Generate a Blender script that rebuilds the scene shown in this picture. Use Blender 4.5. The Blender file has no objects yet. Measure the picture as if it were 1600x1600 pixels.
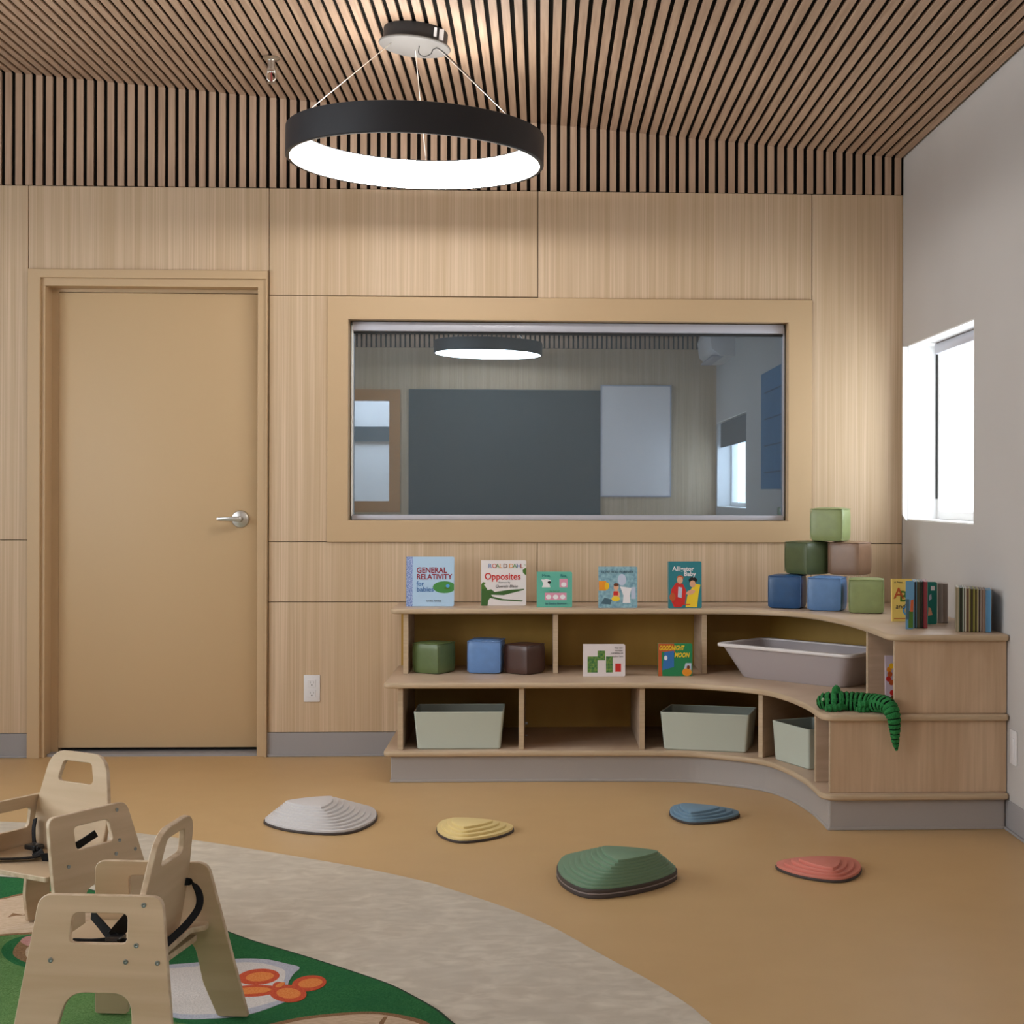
import bpy, bmesh, math, random
from mathutils import Vector, Matrix
random.seed(7)
S = bpy.context.scene
COL = S.collection

# ------------------------------------------------------------------ camera
F, CX, CY, H, TH, RL = 2300., 942., 773., 1.215, math.atan(.042), .0025
fw = Vector((math.sin(TH), math.cos(TH), 0)); r0 = Vector((math.cos(TH), -math.sin(TH), 0)); u0 = Vector((0, 0, 1))
rt = r0*math.cos(RL)+u0*math.sin(RL); up = u0*math.cos(RL)-r0*math.sin(RL)
cam = bpy.data.cameras.new('camera'); co = bpy.data.objects.new('camera', cam); COL.objects.link(co)
m = Matrix.Identity(4)
for i in range(3):
    m[i][0] = rt[i]; m[i][1] = up[i]; m[i][2] = -fw[i]
m[0][3], m[1][3], m[2][3] = 0, 0, H
co.matrix_world = m
cam.sensor_width = 36; cam.sensor_fit = 'HORIZONTAL'; cam.lens = F/1600*36
cam.shift_x = -(CX-800)/1600; cam.shift_y = (CY-800)/1600
cam.clip_start = .02; cam.clip_end = 100
S.camera = co

# ------------------------------------------------------------------ light
S.view_settings.view_transform = 'Standard'; S.view_settings.look = 'None'
S.view_settings.gamma = 1; S.view_settings.use_curve_mapping = False
S.view_settings.exposure = 0.0
w = bpy.data.worlds.new('sky'); S.world = w; w.use_nodes = True
w.node_tree.nodes['Background'].inputs[0].default_value = (.88, .95, 1, 1)
w.node_tree.nodes['Background'].inputs[1].default_value = 6.0
LAMP = 30.0
def portal(name, loc, rot, sx, sy):
    l = bpy.data.lights.new(name, 'AREA'); l.shape = 'RECTANGLE'; l.size = sx; l.size_y = sy
    l.cycles.is_portal = True
    o = bpy.data.objects.new(name, l); COL.objects.link(o); o.location = loc; o.rotation_euler = rot
PI = math.pi
portal('daylight_window_front', (1.90, 6.24, 1.5), (0, PI/2, 0), .82, 1.04)
portal('daylight_window_back', (1.90, .75, 1.5), (0, PI/2, 0), .82, 2.0)
portal('added_fill_opening_left', (-3.82, 3.2, 1.7), (0, -PI/2, 0), 1.8, 4.6)  # portal for the out-of-view opening added on the left

# ------------------------------------------------------------------ pixel -> place helpers (for reading sizes off the photo)
def ray(px, py):
    return fw+rt*((px-CX)/F)-up*((py-CY)/F)
def onY(px, py, Y):
    d = ray(px, py); t = Y/d.y; return Vector((d.x*t, Y, H+d.z*t))
def onX(px, py, X):
    d = ray(px, py); t = X/d.x; return Vector((X, d.y*t, H+d.z*t))
def onZ(px, py, Z):
    d = ray(px, py); t = (Z-H)/d.z; return Vector((d.x*t, d.y*t, Z))

# ------------------------------------------------------------------ materials
def lin(c):
    return tuple((x/255/12.92 if x/255 <= .04045 else ((x/255+.055)/1.055)**2.4) for x in c)
def mat(name, col, rough=.6, metal=0, spec=.4, emit=None, estr=0, **k):
    m = bpy.data.materials.new(name); m.use_nodes = True
    b = m.node_tree.nodes['Principled BSDF']
    b.inputs['Base Color'].default_value = (*col, 1); b.inputs['Roughness'].default_value = rough
    b.inputs['Metallic'].default_value = metal; b.inputs['Specular IOR Level'].default_value = spec
    if emit: b.inputs['Emission Color'].default_value = (*emit, 1); b.inputs['Emission Strength'].default_value = estr
    for kk, v in k.items(): b.inputs[kk].default_value = v
    return m
def noisy(name, c1, c2, scale=(1, 1, 1), nscale=5., detail=4, rough=.6, lo=.35, hi=.65, bump=0, spec=.35, c3=None, scale3=(1, 1, 1), n3=3., amt3=.5, dist=0):
    """two colours mixed by stretched noise (object coordinates)"""
    m = mat(name, c1, rough, spec=spec); nt = m.node_tree; N = nt.nodes; L = nt.links
    b = N['Principled BSDF']; tc = N.new('ShaderNodeTexCoord'); mp = N.new('ShaderNodeMapping')
    mp.inputs['Scale'].default_value = scale; L.new(tc.outputs['Object'], mp.inputs['Vector'])
    n = N.new('ShaderNodeTexNoise'); n.inputs['Scale'].default_value = nscale; n.inputs['Detail'].default_value = detail
    n.inputs['Distortion'].default_value = dist
    L.new(mp.outputs[0], n.inputs['Vector'])
    r = N.new('ShaderNodeMapRange'); r.inputs[1].default_value = lo; r.inputs[2].default_value = hi
    L.new(n.outputs['Fac'], r.inputs[0])
    x = N.new('ShaderNodeMix'); x.data_type = 'RGBA'
    x.inputs[6].default_value = (*c1, 1); x.inputs[7].default_value = (*c2, 1)
    L.new(r.outputs[0], x.inputs[0]); out = x.outputs[2]
    if c3:
        mp3 = N.new('ShaderNodeMapping'); mp3.inputs['Scale'].default_value = scale3; L.new(tc.outputs['Object'], mp3.inputs['Vector'])
        n3_ = N.new('ShaderNodeTexNoise'); n3_.inputs['Scale'].default_value = n3; n3_.inputs['Detail'].default_value = 3
        L.new(mp3.outputs[0], n3_.inputs['Vector'])
        r3 = N.new('ShaderNodeMapRange'); r3.inputs[1].default_value = .4; r3.inputs[2].default_value = .65; r3.inputs[4].default_value = amt3
        L.new(n3_.outputs['Fac'], r3.inputs[0])
        y = N.new('ShaderNodeMix'); y.data_type = 'RGBA'; L.new(out, y.inputs[6]); y.inputs[7].default_value = (*c3, 1)
        L.new(r3.outputs[0], y.inputs[0]); out = y.outputs[2]
    L.new(out, b.inputs['Base Color'])
    if bump:
        bp = N.new('ShaderNodeBump'); bp.inputs['Strength'].default_value = bump; bp.inputs['Distance'].default_value = .002
        L.new(n.outputs['Fac'], bp.inputs['Height']); L.new(bp.outputs[0], b.inputs['Normal'])
    return m
M = {}
M['veneer'] = noisy('striped_veneer', (.545, .398, .262), (.68, .52, .365), (170, 170, 1.2), 1., 3, .5, c3=(.50, .355, .21), scale3=(34, 34, .5), n3=1., amt3=.6)
M['seam'] = mat('dark_seam', (.16, .11, .07), .8)  # dark brown of the panel joints
M['beige'] = mat('beige_paint', (.545, .385, .225), .5)
M['beige_door'] = mat('beige_door_paint', (.57, .405, .23), .5)
M['slat'] = noisy('slat_oak', (.385, .255, .175), (.52, .36, .255), (95, 40, 5), .6, 4, .6, c3=(.44, .305, .21), scale3=(30, 1, .2), n3=1.)
M['slatceil'] = noisy('slat_oak_ceiling', (.385, .255, .175), (.52, .36, .255), (95, 5, 40), .6, 4, .6, c3=(.45, .31, .215), scale3=(30, .2, 1), n3=1.)
M['felt'] = mat('black_felt', (.008, .007, .006), .9, spec=.1)
M['wallpaint'] = noisy('grey_wall_paint', (.515, .49, .475), (.53, .505, .49), (1, 1, 1), 2., 2, .7)
M['white'] = mat('white_trim_paint', (.85, .85, .85), .4)
M['base'] = mat('grey_rubber_base', (.33, .315, .32), .55)
M['floor'] = noisy('tan_linoleum', (.575, .376, .180), (.595, .393, .190), (1, 1, 1), 6., 5, .42, c3=(.53, .345, .15), scale3=(1, 1, 1), n3=1.3, amt3=.15, spec=.35)
M['inlay'] = noisy('grey_marbled_linoleum', (.54, .47, .38), (.68, .61, .51), (1, 1.6, 1), 14., 8, .5, .38, .68, c3=(.51, .45, .37), scale3=(1, 1, 1), n3=5., amt3=.6, dist=.6, spec=.35)
M['shelf'] = noisy('grey_birch', (.53, .39, .28), (.62, .47, .35), (3, 3, 30), 1.2, 5, .42, c3=(.48, .35, .24), scale3=(1, 1, 8), n3=3., spec=.4)
M['shelfedge'] = noisy('birch_edge', (.50, .375, .245), (.57, .435, .295), (2, 2, 60), 2, 3, .4)
M['endpanel'] = noisy('birch_panel', (.54, .375, .24), (.68, .50, .34), (7, 7, 1.1), 1.1, 6, .45, dist=1.2, c3=(.47, .315, .20), scale3=(60, 60, 2), n3=1., amt3=.4)
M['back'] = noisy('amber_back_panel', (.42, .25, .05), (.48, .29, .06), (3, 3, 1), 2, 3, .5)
M['plinth'] = mat('grey_vinyl_plinth', (.40, .37, .355), .5)
M['alu'] = mat('satin_aluminium', (.46, .46, .52), .4, .2)
M['chrome'] = mat('brushed_nickel', (.62, .60, .57), .28, 1)
M['steel'] = mat('galvanised_screw', (.33, .35, .35), .4, .8)
M['black'] = mat('black_metal', (.022, .023, .026), .5, spec=.4)
M['ringshell'] = mat('charcoal_ring_metal', (.018, .020, .026), .45, spec=.5)
M['canopygrey'] = mat('grey_canopy_plate', (.105, .098, .092), .5, 0)
M['lamp'] = mat('lit_diffuser', (.9, .9, .9), .5, emit=(1, .97, .92), estr=LAMP)
M['wire'] = mat('steel_wire', (.75, .70, .65), .3, .6)
M['ply'] = noisy('birch_plywood', (.52, .375, .235), (.60, .445, .295), (1.3, 1.3, 22), 1.1, 5, .45, dist=.5)
M['plyedge'] = noisy('plywood_edge', (.50, .36, .235), (.66, .52, .37), (1, 1, 1), 40, 2, .5)
M['strap'] = mat('black_webbing', (.009, .009, .010), .75, spec=.2)
M['buckle'] = mat('black_plastic', (.012, .012, .013), .3)
M['plastic'] = mat('white_plastic', (.75, .74, .76), .35)
M['slot'] = mat('dark_slot', (.03, .03, .03), .6)
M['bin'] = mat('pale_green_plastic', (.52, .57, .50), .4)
M['binshade'] = mat('bin_plastic_shaded', (.30, .33, .29), .5)  # same bin plastic, darkened to paint in the shade inside
M['tray'] = mat('milky_plastic', (.56, .51, .53), .3, **{'Transmission Weight': .15})
M['rubber'] = mat('dark_brown_rubber', (.060, .045, .040), .6)
M['rubberlight'] = mat('grey_rubber_line', (.27, .22, .21), .5)
def foam(n, c): return noisy(n, c, tuple(x*.9 for x in c), (1, 1, 1), 30, 3, .38, spec=.6)
M['f_blue'] = foam('blue_vinyl', (.013, .078, .215)); M['f_light'] = foam('light_blue_vinyl', (.105, .225, .46))
M['f_green'] = foam('sage_green_vinyl', (.255, .31, .125)); M['f_olive'] = foam('olive_vinyl', (.08, .11, .042))
M['f_brown'] = foam('tan_brown_vinyl', (.26, .145, .085)); M['f_moss'] = foam('moss_green_vinyl', (.115, .165, .055))
M['f_sky'] = foam('mid_blue_vinyl', (.135, .27, .56)); M['f_choc'] = foam('chocolate_vinyl', (.075, .032, .022))
for n, c in dict(s_white=(.66, .63, .63), s_yellow=(.80, .63, .29), s_blue=(.165, .28, .39), s_red=(.68, .23, .18), s_green=(.165, .27, .175)).items():
    M[n] = mat(n[2:]+'_stone_plastic', c, .5, spec=.3)
M['glasspane'] = None

def glossy_mix(name, tint, fac, rough=.0):
    m = bpy.data.materials.new(name); m.use_nodes = True; nt = m.node_tree; N = nt.nodes; L = nt.links
    N.remove(N['Principled BSDF']); o = N['Material Output']
    t = N.new('ShaderNodeBsdfTransparent'); g = N.new('ShaderNodeBsdfGlossy'); g.inputs['Color'].default_value = (*tint, 1); g.inputs['Roughness'].default_value = rough
    x = N.new('ShaderNodeMixShader'); x.inputs[0].default_value = fac
    L.new(t.outputs[0], x.inputs[1]); L.new(g.outputs[0], x.inputs[2]); L.new(x.outputs[0], o.inputs['Surface'])
    return m
M['mirrorglass'] = glossy_mix('observation_glass', (.66, .82, 1.0), .26)
M['clearglass'] = glossy_mix('clear_glass', (.9, 1, 1), .05)
M['shade'] = mat('dark_grey_shade_fabric', (.145, .16, .165), .8)

# ------------------------------------------------------------------ mesh helpers
def link(name, bm, mats, parent=None, smooth=False, loc=None):
    me = bpy.data.meshes.new(name); bmesh.ops.recalc_face_normals(bm, faces=bm.faces[:]); bm.to_mesh(me); bm.free()
    for mm in (mats if isinstance(mats, (list, tuple)) else [mats]): me.materials.append(mm)
    o = bpy.data.objects.new(name, me); COL.objects.link(o)
    if parent: o.parent = parent
    if loc is not None: o.location = loc
    if smooth:
        for p in me.polygons: p.use_smooth = True
        me.set_sharp_from_angle(angle=math.radians(38))
    return o
def tag(o, label, cat, group=None):
    o['label'] = label; o['category'] = cat
    if group: o['group'] = group
    return o
def thing(name, label, cat, loc=(0, 0, 0), rz=0, group=None):
    o = bpy.data.objects.new(name, None); COL.objects.link(o); o.location = loc; o.rotation_euler = (0, 0, rz)
    o.empty_display_size = .05
    return tag(o, label, cat, group)
def struct(o): o['kind'] = 'structure'; return o
def place(o, parent): o.parent = parent; return o
def box(bm, x0, x1, y0, y1, z0, z1, mi=0, bev=0, seg=2, mtx=None):
    vs = [bm.verts.new((x, y, z)) for x in (x0, x1) for y in (y0, y1) for z in (z0, z1)]
    idx = [(0, 1, 3, 2), (4, 6, 7, 5), (0, 4, 5, 1), (2, 3, 7, 6), (0, 2, 6, 4), (1, 5, 7, 3)]
    fs = [bm.faces.new([vs[i] for i in f]) for f in idx]
    for f in fs: f.material_index = mi
    if bev:
        es = list({e for f in fs for e in f.edges})
        r = bmesh.ops.bevel(bm, geom=es, offset=bev, segments=seg, affect='EDGES', profile=.5)
        for f in r['faces']: f.material_index = mi
        vs = list({v for f in r['faces'] for v in f.verts}|{v for f in fs if f.is_valid for v in f.verts}|{v for v in vs if v.is_valid})
    if mtx: bmesh.ops.transform(bm, matrix=mtx, verts=[v for v in vs if v.is_valid])
    return vs
def bx(name, x0, x1, y0, y1, z0, z1, m, parent=None, bev=0):
    bm = bmesh.new(); box(bm, x0, x1, y0, y1, z0, z1, 0, bev); return link(name, bm, m, parent, bev > 0)
def round_poly(pts, rad, seg=6):
    """round the corners of a 2-D polygon; rad a number or list"""
    out = []; n = len(pts)
    for i in range(n):
        p = Vector(pts[i]); a = Vector(pts[i-1]); b = Vector(pts[(i+1) % n]); r = rad[i] if isinstance(rad, (list, tuple)) else rad
        if r <= 0: out.append(p); continue
        da = (a-p).normalized(); db = (b-p).normalized(); ang = da.angle(db)
        t = min(r/math.tan(ang/2), (a-p).length*.49, (b-p).length*.49)
        q0 = p+da*t; q1 = p+db*t
        for k in range(seg+1):
            u = k/seg; out.append((q0*(1-u)**2+p*2*u*(1-u)+q1*u*u))
    return out
def crom(pts, n=6, closed=False):
    P = [Vector(p) for p in pts]; out = []; N = len(P); rng = range(N if closed else N-1)
    for i in rng:
        p0 = P[i-1] if (i > 0 or closed) else P[0]*2-P[1]; p1 = P[i]; p2 = P[(i+1) % N]
        p3 = P[(i+2) % N] if (i+2 < N or closed) else P[-1]*2-P[-2]
        for k in range(n):
            t = k/n; out.append(.5*((2*p1)+(p2-p0)*t+(2*p0-5*p1+4*p2-p3)*t*t+(3*p1-p0-3*p2+p3)*t**3))
    if not closed: out.append(P[-1])
    return out
def prism(bm, pts, d0, d1, axis='z', holes=(), mi=0, mie=None, bev=0, seg=2, mtx=None):
    """extrude polygon (optionally with holes) along an axis; pts in the two other axes"""
    def P(p, d):
        return {'z': (p[0], p[1], d), 'y': (p[0], d, p[1]), 'x': (d, p[0], p[1])}[axis]
    start = len(bm.verts); allv = []; capf = []; edges0 = []; edges1 = []; sides = []
    loops = [pts]+list(holes)
    for lp in loops:
        v0 = [bm.verts.new(P(p, d0)) for p in lp]; v1 = [bm.verts.new(P(p, d1)) for p in lp]; allv += v0+v1; n = len(lp)
        for i in range(n):
            f = bm.faces.new((v0[i], v0[(i+1) % n], v1[(i+1) % n], v1[i])); f.material_index = mi if mie is None else mie; sides.append(f)
        edges0 += [bm.edges.get((v0[i], v0[(i+1) % n])) for i in range(n)]; edges1 += [bm.edges.get((v1[i], v1[(i+1) % n])) for i in range(n)]
        if not holes: capf += [bm.faces.new(v0[::-1]), bm.faces.new(v1)]
    if holes:
        for es in (edges0, edges1):
            r = bmesh.ops.triangle_fill(bm, use_beauty=True, use_dissolve=False, edges=es)
            capf += [g for g in r['geom'] if isinstance(g, bmesh.types.BMFace)]
    for f in capf: f.material_index = mi
    if bev:
        bmesh.ops.recalc_face_normals(bm, faces=capf+sides)
        r = bmesh.ops.bevel(bm, geom=edges0+edges1, offset=bev, segments=seg, affect='EDGES', profile=.5)
        for f in r['faces']: f.material_index = mi if mie is None else mie
        allv = [v for v in allv if v.is_valid]+[v for f in r['faces'] for v in f.verts]
    if mtx: bmesh.ops.transform(bm, matrix=mtx, verts=list(set(v for v in allv if v.is_valid)))
def tube(bm, path, rad, n=8, mi=0, cap=True, flat=None):
    """round (or flat ribbon: flat=(w,t) with fixed side vector) tube along a path"""
    P = [Vector(p) for p in path]; rings = []
    up_ = Vector((0, 0, 1)); prev = None
    for i, p in enumerate(P):
        t = (P[min(i+1, len(P)-1)]-P[max(i-1, 0)]).normalized()
        if prev is None:
            a = t.orthogonal().normalized() if abs(t.dot(up_)) > .95 else t.cross(up_).normalized()
        else:
            a = (prev-t*prev.dot(t)).normalized()
        prev = a; b = t.cross(a); r = rad[i] if isinstance(rad, (list, tuple)) else rad
        rings.append([bm.verts.new(p+(a*math.cos(2*PI*k/n)+b*math.sin(2*PI*k/n))*r) for k in range(n)])
    for i in range(len(rings)-1):
        for k in range(n):
            bm.faces.new((rings[i][k], rings[i][(k+1) % n], rings[i+1][(k+1) % n], rings[i+1][k])).material_index = mi
    if cap: bm.faces.new(rings[0][::-1]).material_index = mi; bm.faces.new(rings[-1]).material_index = mi
def ribbon(bm, path, side, wdt, th=.0015, mi=0):
    """flat webbing along a path; side = vector(s) across the width"""
    P = [Vector(p) for p in path]; R = []
    for i, p in enumerate(P):
        t = (P[min(i+1, len(P)-1)]-P[max(i-1, 0)]).normalized()
        s = Vector(side[i] if isinstance(side, list) else side); s = (s-t*s.dot(t)).normalized(); nn = t.cross(s)*th
        R.append([bm.verts.new(p+s*wdt/2+nn), bm.verts.new(p-s*wdt/2+nn), bm.verts.new(p-s*wdt/2-nn), bm.verts.new(p+s*wdt/2-nn)])
    for i in range(len(R)-1):
        for k in range(4): bm.faces.new((R[i][k], R[i][(k+1) % 4], R[i+1][(k+1) % 4], R[i+1][k])).material_index = mi
    bm.faces.new(R[0][::-1]); bm.faces.new(R[-1])
def lathe(bm, prof, n=48, mi=0, mis=None, c=(0, 0)):
    rings = [[bm.verts.new((c[0]+r*math.cos(2*PI*k/n), c[1]+r*math.sin(2*PI*k/n), z)) for k in range(n)] if r > 1e-6 else [bm.verts.new((c[0], c[1], z))] for r, z in prof]
    for i in range(len(rings)-1):
        a, b = rings[i], rings[i+1]
        for k in range(n):
            k2 = (k+1) % n
            if len(a) == 1: f = bm.faces.new((a[0], b[k], b[k2]))
            elif len(b) == 1: f = bm.faces.new((a[k], a[k2], b[0]))
            else: f = bm.faces.new((a[k], a[k2], b[k2], b[k]))
            f.material_index = mis[i] if mis else mi
def text(s, size, loc, m, parent, name='lettering', rot=(PI/2, 0, 0), align='LEFT', shear=0, sx=1, bold=0, ext=.0002):
    cu = bpy.data.curves.new('t', 'FONT'); cu.body = s; cu.size = size; cu.align_x = align; cu.extrude = ext; cu.shear = shear; cu.offset = bold
    cu.resolution_u = 3
    o = bpy.data.objects.new('t', cu); COL.objects.link(o)
    dg = bpy.context.evaluated_depsgraph_get(); me = bpy.data.meshes.new_from_object(o.evaluated_get(dg))
    bpy.data.objects.remove(o); bpy.data.curves.remove(cu)
    me.materials.clear(); me.materials.append(m)
    o = bpy.data.objects.new(name, me); COL.objects.link(o); o.location = loc; o.rotation_euler = rot; o.scale = (sx, 1, 1); o.parent = parent
    return o

# ------------------------------------------------------------------ ROOM
D, XR, XL, YB = 6.866, 1.700, -3.6, -.34        # back wall, right wall, left wall, wall behind the camera
CZ0, CSL = 2.940, -.0833                        # ceiling height at x = 0 and its slope
def cz(x): return CZ0+CSL*x
SB = 2.63                                       # underside of the slatted band
def wall_pieces(bm, axis, pos, th, rects, mi=0):
    for a0, a1, z0, z1 in rects:
        if axis == 'y': box(bm, a0, a1, pos, pos+th, z0, z1, mi)
        else: box(bm, pos, pos+th, a0, a1, z0, z1, mi)
# floor
bm = bmesh.new(); box(bm, XL-.3, XR+.3, YB-.3, D+.35, -.1, 0)
floor = struct(link('floor', bm, M['floor']))
inl_px = [(194, 1300), (310, 1314), (441, 1335), (566, 1356.6), (660, 1377), (700, 1388.5), (790, 1418.5), (865, 1450), (940, 1492), (1015, 1532.5), (1075, 1570), (1111, 1600)]
ip = [onZ(a, b, 0).xy for a, b in inl_px]
d0 = (ip[0]-ip[1]).normalized()
pts = [ip[0]+d0*1.9+Vector((0, -.9)), ip[0]+d0*1.1+Vector((0, -.3)), ip[0]+d0*.5+Vector((0, -.05))]+ip+[ip[-1]+Vector((.12, -.35)), ip[-1]+Vector((.2, -.9)), ip[-1]+Vector((.1, -1.6)), Vector((-.2, .4)), Vector((-1.6, .3)), Vector((-2.9, 1.2)), Vector((-3.1, 2.6))]
bm = bmesh.new(); prism(bm, crom(pts, 6, True), -.004, .0012)
link('grey_inlay', bm, M['inlay'], floor)
bx('wall_back_core', XL-.3, XR+.3, D+.30, D+.34, 0, 3.5, M['wallpaint']); bpy.data.objects['wall_back_core'].name = 'wall_back'
WB = struct(bpy.data.objects['wall_back'])
def XZ(px, py): p = onY(px, py, D); return p.x, p.z
X44 = XZ(44, 600)[0]; X420 = XZ(420, 600)[0]; X512 = -.990; X840 = XZ(840, 600)[0]; X1270 = 1.268
Zd, Zw1, Zw0, Z846, Z940 = 2.244, 2.130, .993, .994, .715
g = .0015
DX0, DX1 = -2.351, -1.263
panels = [(XL, X44, 1.0, SB), (XL, X44, .111, 1.0), (X44, X420, Zd, SB), (X420, X840, Zw1+.004, SB), (X840, X1270, Zw1, SB),
          (X420, X512, Z846, Zw1+.004), (X1270, XR, Z846-.006, SB), (X1270, XR, .111, Z846-.006), (X420, X840, Z940, Z846), (X840, X1270, Z940, Z846), (X420, X1270, .111, Z940)]
bm = bmesh.new()
for x0, x1, z0, z1 in panels: box(bm, x0+g, x1-g, D, D+.02, z0+g, z1-g, 0, .0012, 1)
link('veneer_panels', bm, M['veneer'], WB)
bm = bmesh.new()   # dark backing behind the seams, with openings for door and window
for x0, x1, z0, z1 in [(XL, DX0, 0, SB), (DX0, DX1, Zd, SB), (DX1, X512, 0, SB), (X512, 1.268, 0, Zw0), (X512, 1.268, Zw1, SB), (1.268, XR, 0, SB)]:
    box(bm, x0, x1, D+.0205, D+.30, z0, z1)
link('seam_backing', bm, M['seam'], WB)
# slats
PITCH = .04625; XS = onY(1402.3, 290, D).x
bm = bmesh.new(); k = 0; xs = []
while XS-k*PITCH > XL+.02: xs.append(XS-k*PITCH); k += 1
SW = .0292
for x in xs:
    a, b = x-SW/2, x+SW/2
    vs = [(a, D-.012, SB), (b, D-.012, SB), (b, D, SB), (a, D, SB)]
    v0 = [bm.verts.new(v) for v in vs]; v1 = [bm.verts.new((v[0], v[1], cz(v[0])-.0001)) for v in vs]
    for i in range(4): bm.faces.new((v0[i], v0[(i+1) % 4], v1[(i+1) % 4], v1[i]))
    bm.faces.new(v0[::-1]); bm.faces.new(v1)
link('slat_cladding', bm, M['slat'], WB)
bm = bmesh.new(); box(bm, XL, XR, D, D+.02, SB-.002, 3.5); link('felt_backing', bm, M['felt'], WB)
def ceil_box(bm, x0, x1, y0, y1, o0, o1):
    vs = [bm.verts.new((x, y, cz(x)+o)) for x in (x0, x1) for y in (y0, y1) for o in (o0, o1)]
    for f in [(0, 1, 3, 2), (4, 6, 7, 5), (0, 4, 5, 1), (2, 3, 7, 6), (0, 2, 6, 4), (1, 5, 7, 3)]: bm.faces.new([vs[i] for i in f])
bm = bmesh.new(); ceil_box(bm, XL-.3, XR+.3, YB-.3, D+.34, .012, .10); CE = struct(link('ceiling', bm, M['felt']))
bm = bmesh.new()
for x in xs: ceil_box(bm, x-SW/2, x+SW/2, YB, D-.012, 0, .0119)
link('slat_cladding', bm, M['slatceil'], CE)
# right wall with two windows
W1 = (5.72, 6.765, 1.10, 1.912); W2 = (-.25, 1.76, 1.10, 1.912)
def holes_wall(bm, lo, hi, z0, z1, hs, axis, pos, th):
    cur = lo
    for a0, a1, b0, b1 in hs:
        wall_pieces(bm, axis, pos, th, [(cur, a0, z0, z1), (a0, a1, z0, b0), (a0, a1, b1, z1)]); cur = a1
    wall_pieces(bm, axis, pos, th, [(cur, hi, z0, z1)])
bm = bmesh.new(); holes_wall(bm, YB-.3, D+.3, 0, 3.1, [W2, W1], 'x', XR, .20); bmesh.ops.remove_doubles(bm, verts=bm.verts, dist=1e-5)
struct(link('wall_right', bm, M['wallpaint']))
WL = (.9, 5.5, .85, 2.6)  # opening added out of view so sky light fills the room
bm = bmesh.new(); holes_wall(bm, YB-.3, D+.3, 0, 3.4, [WL], 'x', XL-.2, .20); struct(link('wall_left', bm, M['wallpaint']))
def side_window(name, w, x0, x1, blind=0):
    """lined window through a side wall (x0 room face, x1 outside)"""
    y0, y1, z0, z1 = w; sgn = 1 if x1 > x0 else -1; t = .006
    bm = bmesh.new(); a, b = sorted((x0+.0*sgn, x1))
    box(bm, a, b, y0, y0+t, z0, z1); box(bm, a, b, y1-t, y1, z0, z1); box(bm, a, b, y0, y1, z1-t, z1); box(bm, a, b, y0, y1, z0, z0+t)
    o = struct(link(name, bm, M['white']))
    xf = x0+sgn*.135; a, b = sorted((xf, xf+sgn*.05)); f = .045
    bm = bmesh.new()
    box(bm, a, b, y0+t, y0+f, z0+t, z1-t, 0, .004); box(bm, a, b, y1-f, y1-t, z0+t, z1-t, 0, .004)
    box(bm, a, b, y0+f, y1-f, z1-f, z1-t, 0, .004); box(bm, a, b, y0+f, y1-f, z0+t, z0+f, 0, .004)
    if y1-y0 > 1.5: box(bm, a, b, (y0+y1)/2-.02, (y0+y1)/2+.02, z0+f, z1-f, 0, .004)
    link('window_frame', bm, M['white'], o)
    bx('glass_pane', min(xf+sgn*.02, xf+sgn*.024), max(xf+sgn*.02, xf+sgn*.024), y0+f-.004, y1-f+.004, z0+f-.004, z1-f+.004, M['clearglass'], o)
    return o
w1 = side_window('window_1', W1, XR, XR+.2)
bx('roller_blind', XR+.085, XR+.125, W1[0]+.01, W1[1]-.14, W1[3]-.055, W1[3]-.008, M['alu'], w1, .006)
bx('jamb_joint_line', XR+.128, XR+.135, W1[1]-.018, W1[1]-.008, W1[2]+.1, W1[3]-.02, M['slot'], w1)  # thin dark strip along the joint of jamb and frame
# white corner guard of the liner, standing proud of the wall end
bm = bmesh.new()
prism(bm, [(1.6755, 1.125), (1.6755, 1.905), (XR-.0005, 1.905), (XR-.0005, 1.098), (1.690, 1.100)], W1[1]-.004, W1[1]+.012, 'y')
link('corner_guard', bm, M['white'], w1)
w2 = side_window('window_2', W2, XR, XR+.2)
bx('roller_blind', XR+.03, XR+.05, W2[0]+.02, W2[1]-.02, W2[3]-.24, W2[3]-.01, mat('grey_blind_fabric', (.12, .125, .13), .8), w2)
w3 = side_window('added_fill_window', WL, XL, XL-.2)  # unseen window, put in only to bring fill light from the left
# back wall window (observation glass)
wx0, wx1, wz0, wz1 = -.990, 1.268, .993, 2.130
pi0 = XZ(545, 500); ix0, ix1, iz0, iz1 = XZ(546, 0)[0], XZ(1233, 0)[0], XZ(800, 813.5)[1], XZ(800, 501)[1]
bm = bmesh.new(); pr = .012
prism(bm, [(wx0, wz0), (wx1, wz0), (wx1, wz1), (wx0, wz1)], D-pr, D+.12, 'y', holes=[[(ix0, iz0), (ix1, iz0), (ix1, iz1), (ix0, iz1)]], bev=.0025)
w4 = struct(link('window_4', bm, M['beige']))
bx('glass_pane', ix0, ix1, D+.085, D+.091, iz0, iz1, M['mirrorglass'], w4)
bx('roller_shade', ix0, ix1, D+.10, D+.102, iz0, iz1, M['shade'], w4)
bx('shade_cassette', ix0+.012, ix1-.014, D+.045, D+.084, iz1-.047, iz1-.004, M['alu'], w4, .004)
bx('cassette_gap', ix0+.012, ix1-.014, D+.07, D+.084, iz1-.056, iz1-.047, M['slot'], w4)
bx('shade_bottom_rail', ix0+.010, ix1-.012, D+.055, D+.084, iz0+.002, iz0+.026, M['alu'], w4, .003)
for a, b in ((ix0+.006, ix0+.014), (ix1-.014, ix1-.008)): bx('side_channel', a, b, D+.06, D+.084, iz0+.02, iz1-.02, M['white'] if a < 0 else M['alu'], w4)
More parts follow.
